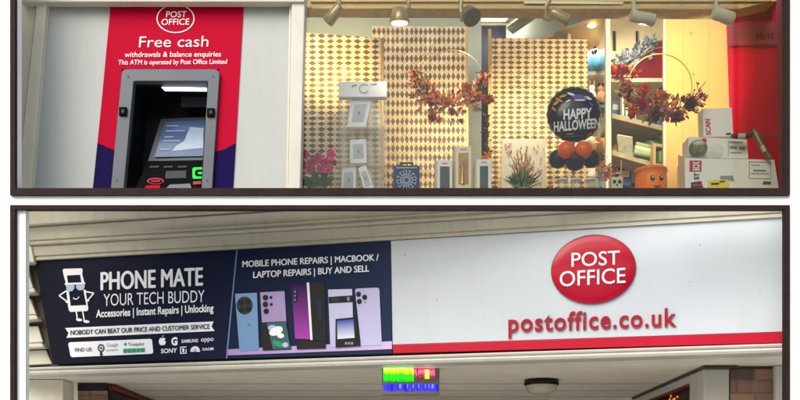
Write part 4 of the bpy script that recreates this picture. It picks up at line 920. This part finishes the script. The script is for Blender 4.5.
along([(-.1, .197), (.07, .197), (.07, .206), (.096, .207), (.104, .214), (.106, .25), (.112, .30), (.112, .36), (-.1, .37)], 10, 800, 'cornice_paint', 'crown', co, zt, 0, True)
fa = MB().m('frame_dark'); fq = [F(20, 235, -.05), F(800, 205, -.05), F(800, 350, -.05), F(20, 372, -.05)]
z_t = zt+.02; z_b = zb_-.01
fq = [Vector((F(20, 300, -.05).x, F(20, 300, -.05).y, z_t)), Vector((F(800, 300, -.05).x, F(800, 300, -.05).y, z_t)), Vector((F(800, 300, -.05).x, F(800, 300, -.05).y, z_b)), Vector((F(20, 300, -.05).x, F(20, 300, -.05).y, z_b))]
fa.prism(fq, -FN*.1); tag(fa.build('fascia_board'), 'dark brown backing board behind the two shop signs', 'fascia')

# --- phone shop sign
ps = thing('shop_sign', 'navy phone repair shop sign with white lettering and printed phones, on the left', 'sign', F(220, 362))
GPn = [(35, 262), (390.3, 241), (392, 353.6), (53, 364)]
def fpanel(poly, m, th, name, parent, off=0, bev=0, unit=False):
    b = MB().m(m); us = [(0, 1), (1, 1), (1, 0), (0, 0)] if unit else None
    b.prism([F(x, y, off) for x, y in poly], -FN*th, us); return b.build(name, parent, bev)
fpanel([(35, 262), (237, 250), (226.5, 358.6), (53, 364)], 'sign_navy', .035, 'left_panel', ps, 0, 0, True)
rpn = fpanel([(237, 250), (390.3, 241), (392, 353.6), (226.5, 358.6)], 'sign_blue', .035, 'right_panel', ps, 0, 0, True)
MB().m('line_blue').flat([(236.2, 250.2), (237.6, 250.1), (227.2, 358.4), (225.8, 358.5)], F, .003).build('divider_line', ps)
fpanel([(226.5, 349.4), (391.9, 341.2), (392, 349), (226.0, 355.4)], 'shelf_lilac', .0015, 'printed_shelf', rpn, .003, 0, True)
text(ps, 'PHONE MATE', (101, 290), (202.5, 285.2), 18, 'print_white', F, .004, fat=.55)
text(ps, 'YOUR TECH BUDDY', (103.5, 306), (204.5, 302), 12.2, 'print_white', F, .004, bold=-.002)
text(ps, 'Accessories | Instant Repairs | Unlocking', (96, 317.3), (213.5, 311.5), 7.4, 'print_white', F, .004, bold=.025)
b = MB().m('print_white'); b.flat([(65, 328), (213.6, 321.5), (211.6, 326.2), (214.6, 331), (66.5, 337.8), (68.6, 332.9)], F, .004); rb_ = b.build('ribbon', ps)
text(rb_, 'NOBODY CAN BEAT OUR PRICE AND CUSTOMER SERVICE', (70.5, 335), (209.5, 328.8), 4.8, 'print_navy', F, .007, fat=.12)
b = MB().m('print_white'); b.flat([(69.5, 342.3), (150.5, 338.8), (152, 340), (153.2, 352.3), (152, 353.7), (72, 357.2), (70.5, 356), (68.2, 343.8)], F, .004); bd = b.build('review_badge', ps)
text(bd, 'FIND US:', (75, 351.8), (92, 351), 3.6, 'print_navy', F, .007, bold=.01)
b = MB().m('print_navy')
e0, e1 = ell(101, 348, 3.4, 4, 20), ell(101, 348, 2.2, 2.7, 20)
for k in range(20): b.flat([e0[k], e0[(k+1) % 20], e1[(k+1) % 20], e1[k]], F, .007)
b.flat(ell(101, 348, 1, 1.2, 10), F, .008); b.flat([(100, 351.8), (102, 351.8), (102.6, 355.5), (99.8, 355.6)], F, .0075); b.build('map_pin', bd)
text(bd, 'Google', (107, 346.8), (118, 346.2), 3.4, 'print_grey', F, .007); text(bd, 'reviews', (106, 351.4), (118, 350.8), 2.8, 'print_grey', F, .007)
def star(cx, cy, r): return [(cx+(r if k % 2 == 0 else r*.42)*math.sin(PI*k/5), cy-(r if k % 2 == 0 else r*.42)*math.cos(PI*k/5)) for k in range(10)]
MB().m('print_green').flat(star(125.2, 344.2, 2), F, .007).build('star', bd); text(bd, 'Trustpilot', (128, 346), (144, 345.3), 3.2, 'print_navy', F, .007)
for k in range(5):
    x = 123.2+k*4.4; yy = 348.8-k*.18; sq = MB().m('print_green').flat([(x, yy), (x+3.9, yy-.15), (x+4, yy+4), (x+.1, yy+4.1)], F, .007).build('rating_square', bd); MB().m('print_white').flat(star(x+2, yy+2, 1.5), F, .009).build('star', sq) if False else None
# maker emblems
b = MB().m('print_white')
ap = [(161.8, 337.9), (163.2, 338.2), (164.6, 337.8), (165.4, 338.9), (164.5, 340.2), (165.9, 342.3), (164.8, 344.6), (163.4, 345.3), (162.3, 344.9), (160.8, 345.4), (159.4, 344), (158.7, 341.4), (159.6, 338.6), (160.7, 337.9)]
b.flat(ap, F, .004); b.flat([(162, 337.1), (162.6, 335.9), (163.7, 335.2), (163.3, 336.5)], F, .004); b.build('maker_emblem', ps)
text(ps, 'G', (171.3, 345), (177.5, 344.8), 7.4, 'print_white', F, .004, bold=.05)
text(ps, 'SAMSUNG', (181.5, 342.9), (198, 342), 3.2, 'print_white', F, .004, bold=.02); text(ps, 'oppo', (201, 341.5), (213.5, 340.8), 4.6, 'print_white', F, .004, bold=.005)
text(ps, 'SONY', (161, 353.2), (177, 352.4), 4.3, 'print_white', F, .004, bold=.02)
b = MB().m('print_white')
for q in ([(180.2, 346.8), (186.4, 346.5), (186.4, 347.3), (180.2, 347.6)], [(180.2, 353), (186.5, 352.7), (186.5, 353.5), (180.2, 353.8)], [(180.2, 347.6), (181, 347.6), (181, 353), (180.2, 353)], [(185.7, 349.2), (186.5, 349.2), (186.5, 352.7), (185.7, 352.7)]): b.flat(q, F, .004)
b.build('maker_emblem', ps); text(ps, '1', (182.4, 352), (184.3, 351.9), 3.6, 'print_white', F, .004, bold=.02)
b = MB().m('print_white')
for k in range(8):
    a = PI*(1.0-k/7); ca, sa = math.cos(a), math.sin(a); cxx, cyy = 195.2+ca*2.6, 351.3-sa*2.6-.4; b.flat(ell(cxx, cyy, 2.5, .95, 12, rot=-a), F, .004)
b.build('maker_emblem', ps); text(ps, 'XIAOMI', (202, 350.7), (213.5, 350.1), 2.8, 'print_white', F, .004, bold=.01)
# shop emblem: a phone with shades, thin arms and legs
Z = lambda pts: [(50+x/5.71, 255+y/5.71) for x, y in pts]
b = MB().m('print_white')
for q in ([(72, 85), (80, 79), (178, 76), (186, 82), (184, 112), (95, 117), (78, 117)], [(78, 117), (96, 117), (103, 164), (92, 166)], [(172, 112), (184, 112), (197, 160), (180, 161)], [(92, 200), (108, 208), (118, 292), (104, 300)], [(190, 198), (203, 198), (216, 290), (208, 288)],
          [(104, 296), (118, 290), (210, 286), (218, 294), (218, 314), (210, 320), (118, 325), (108, 318)]): b.flat(Z(q), F, .004)
def line(b, pts, w, off=.0035):
    for (x0, y0), (x1, y1) in zip(pts, pts[1:]):
        L = math.hypot(x1-x0, y1-y0); nx, ny = -(y1-y0)/L*w/2, (x1-x0)/L*w/2; b.flat([(x0+nx, y0+ny), (x1+nx, y1+ny), (x1-nx, y1-ny), (x0-nx, y0-ny)], F, off); off += .0002
line(b, Z([(94, 204), (52, 232), (98, 266)]), 1.3, .005); line(b, Z([(196, 207), (250, 218), (216, 258)]), 1.3, .005); line(b, Z([(150, 322), (156, 368)]), 1.3, .005); line(b, Z([(186, 320), (196, 376)]), 1.3, .005)
b.flat(Z(ell(166, 370, 18, 8, 16, rot=.1)), F, .006); b.flat(Z(ell(208, 380, 18, 8, 16, rot=.1)), F, .006); b.flat(Z(ell(97, 268, 8, 6, 12)), F, .006); b.flat(Z(ell(216, 260, 8, 6, 12)), F, .006)
line(b, Z([(132, 244), (142, 252), (156, 251), (166, 238)]), .9, .006)
b.flat(Z([(84, 160), (200, 156), (202, 166), (86, 172)]), F, .007); em = b.build('shop_emblem', ps)
b = MB().m('lens_print'); b.flat(Z([(90, 170), (138, 166), (140, 190), (128, 206), (106, 208), (94, 196)]), F, .008); b.flat(Z([(148, 166), (198, 164), (198, 186), (188, 200), (164, 202), (150, 190)]), F, .008); b.build('shades', em)
# printed phones
ZZ = lambda pts: [(225+x/4.706, 280+y/4.706) for x, y in pts]
def ph(q, m, nm, par=rpn, off=.006, unit=True): 
    return MB().m(m).flat(ZZ(q), F, off, .0015, unit).build(nm, par)
p1 = ph([(47, 65), (150, 60), (160, 330), (68, 335)], 'phone_blue', 'printed_phone'); ph(ell(92, 120, 38, 42, 24), 'print_lens', 'camera_ring', p1, .008, False)
for x, y in ((75, 105), (108, 100), (77, 140), (110, 136)): ph(ell(x, y, 13, 14, 14), 'print_black', 'lens', p1, .010, False)
ph(ell(112, 210, 7, 8, 12), 'line_blue', 'maker_mark', p1, .008, False)
p2 = ph([(165, 58), (280, 52), (296, 325), (182, 330)], 'phone_lilac', 'printed_phone')
for x, y, r_ in ((190, 83, 13), (190, 115, 13), (194, 147, 13), (216, 82, 7), (218, 115, 7)): ph(ell(x, y, r_, r_*1.05, 14), 'print_black', 'lens', p2, .008, False)
p3 = ph([(168, 200), (286, 194), (312, 326), (178, 332)], 'print_black', 'printed_phone', rpn, .009, False); ph([(196, 202), (286, 197), (308, 322), (226, 327)], 'art_teal', 'phone_screen', p3, .011, False)
for q, m in ((ell(240, 240, 34, 20, 18, rot=-.4), 'print_white'), (ell(222, 225, 20, 14, 14), 'lens_print'), (ell(262, 262, 16, 12, 14), 'print_white'), (ell(250, 300, 28, 12, 14, rot=.4), 'print_green'), (ell(284, 305, 14, 12, 14), 'lens_print'), (ell(262, 225, 10, 8, 14), 'art_teal')):
    ph(q, m, 'wallpaper_shape', p3, .0125+random.random()*.0015, False)
p4 = ph([(312, 22), (384, 14), (404, 280), (330, 276)], 'phone_purple', 'printed_phone', rpn, .006); ph([(384, 12), (396, 12), (412, 282), (402, 282)], 'print_white', 'spine', p4, .008, False); ph([(396, 13), (466, 11), (478, 292), (412, 282)], 'print_black', 'cover_screen', p4, .006, False)
ph([(322, 46), (338, 44), (342, 104), (326, 106)], 'print_black', 'camera_bar', p4, .008, False)
for y in (55, 74, 94): ph(ell(330, y, 5, 6, 10), 'line_blue', 'lens', p4, .010, False)
ph([(334, 280), (402, 284), (474, 292), (474, 322), (338, 326)], 'print_black', 'phone_base', p4, .010, False); ph([(430, 100), (452, 96), (456, 190), (436, 180)], 'print_navy', 'reflection_shape', p4, .008, False)
p5 = ph([(485, 45), (598, 42), (606, 310), (496, 315)], 'phone_white', 'printed_phone'); ph([(487, 80), (600, 72), (601, 104), (489, 110)], 'print_black', 'camera_bar', p5, .008, False); ph([(574, 80), (586, 79), (587, 98), (575, 99)], 'print_grey', 'flash', p5, .010, False)
ph(ell(520, 93, 18, 10, 14), 'print_lens', 'lens', p5, .0095, False)
p6 = ph([(520, 184), (616, 174), (638, 310), (520, 318)], 'print_black', 'printed_phone', rpn, .012, False); ph([(527, 192), (604, 184), (610, 272), (529, 278)], 'phone_screen', 'phone_screen', p6, .014)
for x in (570, 584, 598): ph(ell(x, 298, 6, 7, 12), 'print_grey', 'lens', p6, .014, False)
p7 = ph([(612, 46), (620, 40), (718, 36), (726, 42), (738, 306), (640, 310)], 'phone_white', 'printed_phone', rpn, .006, False)
for x, y in ((628, 67), (632, 101), (657, 81)): ph(ell(x, y, 12, 13, 14), 'print_lens', 'lens', p7, .008, False); ph(ell(x, y, 7, 8, 12), 'print_black', 'lens', p7, .010, False)
ph(ell(660, 105, 5, 6, 10), 'print_grey', 'flash', p7, .008, False)
text(ps, 'MOBILE PHONE REPAIRS | MACBOOK /', (242.5, 267.2), (378.5, 260.3), 6.3, 'print_white', F, .004, fat=.25)
text(ps, 'LAPTOP REPAIRS | BUY AND SELL', (253.3, 278), (369, 271.5), 6.4, 'print_white', F, .004, fat=.25)
# --- post office sign
po = thing('shop_sign', 'white post office sign with a red oval, red web address and red lower stripe', 'sign', F(590, 350))
fpanel([(390.9, 240.7), (784, 217.3), (784, 331.6), (392.6, 344.6)], 'sign_white', .03, 'white_panel', po, .004, .002)
fpanel([(392.6, 344.9), (784, 331.9), (784, 342.6), (392.9, 353.2)], 'sign_red', .034, 'red_stripe', po, .008, .002)
cxo, cyo = 593.5, 269.3; ring_, n_ = [], 64
b = MB(); lay = [(1.0, 0.002), (1.0, .014), (.988, .019), (.95, .022), (.8, .025), (.5, .027), (.0, .028)]; b.m('steel_grey'); vs = []
for i, (q, o) in enumerate(lay): vs += [F(x, y, o) for x, y in ell(cxo, cyo, 42.8*q+.001, 34.6*q+.001, n_, rot=-.14)]
b.add(vs[:3*n_], [[i*n_+k, i*n_+(k+1) % n_, (i+1)*n_+(k+1) % n_, (i+1)*n_+k] for i in range(2) for k in range(n_)], True)
b.m('oval_red'); b.add(vs[2*n_:], [[i*n_+k, i*n_+(k+1) % n_, (i+1)*n_+(k+1) % n_, (i+1)*n_+k] for i in range(4) for k in range(n_)], True)
ov = b.build('oval_badge', po)
text(ov, 'POST', (571.5, 266.7), (619.8, 264.3), 14, 'white_print', F, .028, bold=.004, depth=.003)
text(ov, 'OFFICE', (559.7, 286.5), (625.5, 282.6), 15.2, 'white_print', F, .028, bold=.004, depth=.003)
text(po, 'postoffice.co.uk', (508.3, 331.8), (676.3, 325.8), 18, 'letter_red', F, .004, bold=.02, depth=.013, spacing=1.12)
for x, yy in ((437, 300), (690, 282), (700, 245), (760, 290), (405, 255)): MB().m('label_grey').flat(ell(x, yy, .7, .7, 10), F, .006).build('fixing', po)
# lower moulding under both signs
lm = thing('fascia_moulding', 'double white painted moulding running under both shop signs', 'moulding', Vector((F(400, 360).x, F(400, 360).y, zb_-.07)))
along([(-.08, -.013), (.012, -.013), (.03, -.016), (.036, -.024), (.03, -.033), (.018, -.037), (-.08, -.038)], 12, 800, 'frame_white', 'upper_bead', lm, zb_)
along([(-.08, -.0385), (.028, -.0385), (.052, -.043), (.058, -.054), (.05, -.067), (.03, -.071), (-.08, -.0715)], 12, 800, 'frame_white', 'lower_bead', lm, zb_)
zs = zb_-.068
# console at the left end of the fascia
cs = thing('console_bracket', 'stepped cream console bracket at the left end of the navy sign', 'bracket', F(38, 366, -.02))
def cq(q, y, th, nm): MB().m('console_paint').px(q, y, th).build(nm, cs, .005)
cq([(-5, 258), (34, 258), (53, 372), (-5, 372)], .62, .08, 'back_plate')
cq([(-5, 240), (31, 246), (34.2, 262), (-5, 262)], .5, .1, 'cap_block')
cq([(-5, 266), (27, 268), (33, 288), (-5, 291)], .56, .08, 'upper_scroll'); cq([(-5, 291), (34, 288), (35, 292), (-5, 296)], .5, .12, 'fillet')
cq([(-5, 300), (30, 298), (36, 314), (-5, 317)], .56, .08, 'middle_scroll'); cq([(-5, 317), (36, 315), (38, 319), (-5, 322)], .5, .12, 'fillet')
cq([(-5, 328), (38, 326), (43, 342), (-5, 345)], .57, .08, 'lower_scroll'); cq([(-5, 345), (42, 343), (44, 347), (-5, 349)], .5, .12, 'fillet'); cq([(-5, 352), (46, 350), (52, 364), (-5, 366)], .57, .08, 'foot_scroll')

# ================================================================== LOWER: entrance recess
a = F(10, 400); c = F(800, 400); 
b = MB().m('soffit'); vs = [Vector((a.x-.1, a.y+.05, zs)), Vector((c.x+.2, c.y+.03, zs)), Vector((c.x+.2, 3.2, zs)), Vector((a.x-.1, 3.2, zs))]
b.prism(vs, (0, 0, .05)); b.m('frame_dark')
for yy in (.98, 1.42, 1.86, 2.3): b.box(-2.0, 1.83, yy, yy+.006, zs-.0015, zs-.0003)
tag(b.build('soffit'), 'plain taupe ceiling over the shop entrance', 'ceiling', kind='structure')
def XW(X, Y, dz=0): return Vector((X, Y, zs+dz))
def wallbox(b, x0, x1, y0, y1, z0, z1, m):
    b.m(m); vs = [(x0, y0, z0), (x1, y0, z0), (x1, y0, z1), (x0, y0, z1)]; e = y1-y0
    us = [(x0, z0), (x1, z0), (x1, z1), (x0, z1)]; b.prism(vs, (0, e, 0), us)
    # give the flanks brick coordinates too
    for i in range(4): b.uv[len(b.v)-8+4+i] = (us[i][0]+e, us[i][1])
# left: pilaster, brick pier, receding window wall
t = thing('entrance_pilaster', 'cream pilaster below the left console bracket', 'pilaster', (-2.35, .75, 0)); MB().m('console_paint').box(-2.6, -2.265, .72, .95, 0, zs-.003).build('shaft', t, .006)
MB().m('console_paint').box(-2.6, -2.24, .69, .98, 0, .3).build('plinth', t, .006)
b = MB(); wallbox(b, -2.235, -2.03, .935, 2.4, 0, zs-.055, 'brick'); tag(b.build('brick_pier'), 'dark brick pier under the left end of the navy sign', 'brick pier')
t = thing('side_window', 'receding dark shop window beside the left brick pier, red rail on top', 'window', (-2.0, 1.6, 0))
b = MB().m('dark_red_paint'); b.box(-2.028, -1.985, .95, 3.1, zs-.05, zs-.02); b.build('head_rail', t)
MB().m('shop_dark').box(-2.026, -2.0, .95, 2.0, .5, zs-.052).build('blind', t); MB().m('frame_white').box(-2.026, -1.99, 2.0, 2.06, .3, zs-.052).build('mullion', t); MB().m('card_blue').box(-2.026, -2.0, 2.06, 3.1, .5, zs-.052).build('pane', t); MB().m('dark_red_paint').box(-2.028, -1.985, .95, 3.1, .25, .5).build('stall_riser', t)
b = MB(); b.m('dark_panel').box(-2.236, -2.032, .933, 2.4, zs-.0535, zs-.002); tag(b.build('pier_cap'), 'dark timber cap on the left brick pier', 'beam')
# right: brick pier, white post, side window
t = thing('side_window', 'white framed side window receding from the right brick pier, dark red within', 'window', (1.86, .9, 0))
X = 1.84; zt_ = zs-.006
MB().m('frame_dark').box(X-.01, X+.2, .02, 1.9, zt_-.012, zt_).build('dark_bead', t)
MB().m('frame_white').box(X, X+.1, .36, 1.9, zt_-.058, zt_-.013).build('head', t, .003)
MB().m('frame_white').box(X, X+.1, .20, .355, .3, zt_-.013).build('jamb', t, .003)
MB().m('frame_white').box(X-.0, X+.165, .06, .197, .0, zt_-.013).build('post', t, .004)
MB().m('dark_red_paint').box(X+.02, X+.06, .357, 1.9, zt_-.075, zt_-.059).build('red_rail', t)
MB().m('shop_dark').box(X+.05, X+.06, .357, 1.9, .5, zt_-.075).build('pane', t); MB().m('frame_white').box(X, X+.1, 1.85, 1.95, .3, zt_-.0585).build('far_jamb', t)
MB().m('frame_white').box(X, X+.1, .357, 1.9, .25, .5).build('stall_riser', t)
rnd = random.Random(5)
for k in range(6):
    yy = .42+rnd.random()*.6; zz = zt_-.085-rnd.random()*.035; MB().m('glint').box(X+.046, X+.049, yy, yy+.02, zz, zz+.012).build('orange_glint', t)  # glowing specks stand in for orange glints in the side window
b = MB(); p0 = P(729, 400, .06); p1_ = P(776, 400, .06); wallbox(b, p0.x, p1_.x, .06, .5, 0, zs-.02, 'brick'); b.m('frame_dark').box(p0.x-.0, p1_.x, .07, .5, zs-.0195, zs-.002); tag(b.build('brick_pier'), 'brown brick pier between the white framed side window and the right post', 'brick pier')
t = thing('entrance_post', 'white painted post at the far right of the shop entrance', 'post', (P(780, 400, 0).x, .0, 0)); MB().m('frame_white').box(P(775.5, 400, .02).x, P(800, 400, .02).x, .02, .2, 0, zs-.003).build('shaft', t, .005); MB().m('frame_white').box(P(775, 400, .0).x, P(800, 400, .0).x, -.005, .21, 0, .25).build('plinth', t, .005)
b = MB().m('shop_dark').box(-2.1, 2.2, 3.0, 3.1, 0, zs-.002); tag(b.build('entrance_back_wall'), 'dark back of the shop entrance', 'wall', kind='structure')
b = MB().m('cream_paint').box(-3.0, -2.605, .72, 1.0, 0, 3.2); tag(b.build('side_return'), 'cream wall beyond the left pilaster', 'wall', kind='structure')

# LED message board hanging under the moulding
yL2 = .16
led = thing('message_board', 'lit message board flickering green, red and blue under the white moulding', 'message board', P(411, 394, yL2)); pl = planeY(yL2)
MB().m('led_case').rect(382, 362, 439.5, 394.5, yL2, .05).build('case', led, .003)
rnd = random.Random(21); rows = {}
def bar(x0, y0, x1, y1, m): rows.setdefault('all', MB()).m(m).flat([(x0, y0), (x1, y0), (x1, y1), (x0, y1)], pl, .004)
def pick(x, y, jt, cj):
    if y > 383.4: return None if (409.4 < x < 411.2 or y > 390.2+jt*.4) else ('led_violet' if cj > .8 and y < 388 else 'led_blue' if cj > .25 else 'led_blue2')
    if x < 413.5: return 'led_orange' if y < 367.4+jt*.6 else 'led_yellow' if y < 369+jt*.8 else 'led_lime' if y < 373.2+jt else 'led_green' if y < 379+jt else 'led_green2' if y < 381.4+jt*.5 else None
    if 424.8 < x < 428.6 and y > 368.5: return 'led_yellow' if y < 376+jt else 'led_lime' if y < 379+jt else None
    return None if cj < .12 else 'led_red' if y < 369.5+jt else 'led_pink' if y < 373.5+jt*1.5 else 'led_red2' if y < 377+jt*1.5 else None
x = 383.4
while x < 438:
    jt = rnd.uniform(-1.1, 1.1); cj = rnd.random(); y = 366.4
    while y < 391.4:
        m_ = pick(x, y, jt, cj) if not (x > 434 and y < 383) else None
        if m_: bar(x, y, x+1.0, y+1.0, m_)
        y += 1.04
    x += 1.12
lm_ = rows['all'].build('led_matrix', led); lm_['kind'] = 'stuff'
# bulkhead ceiling lamp
c = P(541.5, 386, .75); c.z = zs; rL = .115
t = thing('bulkhead_lamp', 'round black rimmed ceiling lamp with an unlit pale dome over the entrance', 'ceiling lamp', c)
MB().m('lamp_rim').lathe(c, [(rL*.9, -.0), (rL, -.004), (rL*1.02, -.034), (rL*.97, -.04), (rL*.9, -.04)], 36).build('rim', t)
MB().m('lamp_dome').lathe(c, [(rL*.93, -.036), (rL*.92, -.055), (rL*.8, -.082), (rL*.45, -.096), (0, -.1)], 36).build('dome', t)

# ================================================================== light, sky, camera
W = bpy.data.worlds.new('World'); S.world = W; W.use_nodes = True; nt = W.node_tree
sk = nt.nodes.new('ShaderNodeTexSky'); sk.sky_type = 'NISHITA'; sk.sun_disc = False
EL, AZ = math.radians(40), math.radians(211)
sk.sun_elevation = EL; sk.sun_rotation = AZ; sk.air_density = 1.6; sk.dust_density = 3; sk.ozone_density = .6
bg = nt.nodes['Background']; bg.inputs['Strength'].default_value = .15; nt.links.new(sk.outputs[0], bg.inputs['Color'])
su = bpy.data.lights.new('sun', 'SUN'); su.energy = 1.6; su.angle = math.radians(44); su.color = (1, .99, .97)
so = bpy.data.objects.new('sun', su); COL.objects.link(so); so.location = (0, -10, 12)
sd = Vector((math.sin(AZ)*math.cos(EL), math.cos(AZ)*math.cos(EL), math.sin(EL)))
so.rotation_euler = sd.to_track_quat('Z', 'Y').to_euler()
cam = bpy.data.cameras.new('camera'); co_ = bpy.data.objects.new('camera', cam); COL.objects.link(co_); co_.location = CAM; co_.rotation_euler = (PI/2, 0, 0)
cam.sensor_fit = 'HORIZONTAL'; cam.sensor_width = 36; cam.lens = 45; cam.shift_y = .375; cam.clip_end = 300; cam.clip_start = .05; S.camera = co_
S.view_settings.view_transform = 'Standard'; S.view_settings.look = 'None'; S.view_settings.exposure = .52; S.view_settings.gamma = 1; S.view_settings.use_curve_mapping = False
S.cycles.max_bounces = 8; S.cycles.transparent_max_bounces = 16
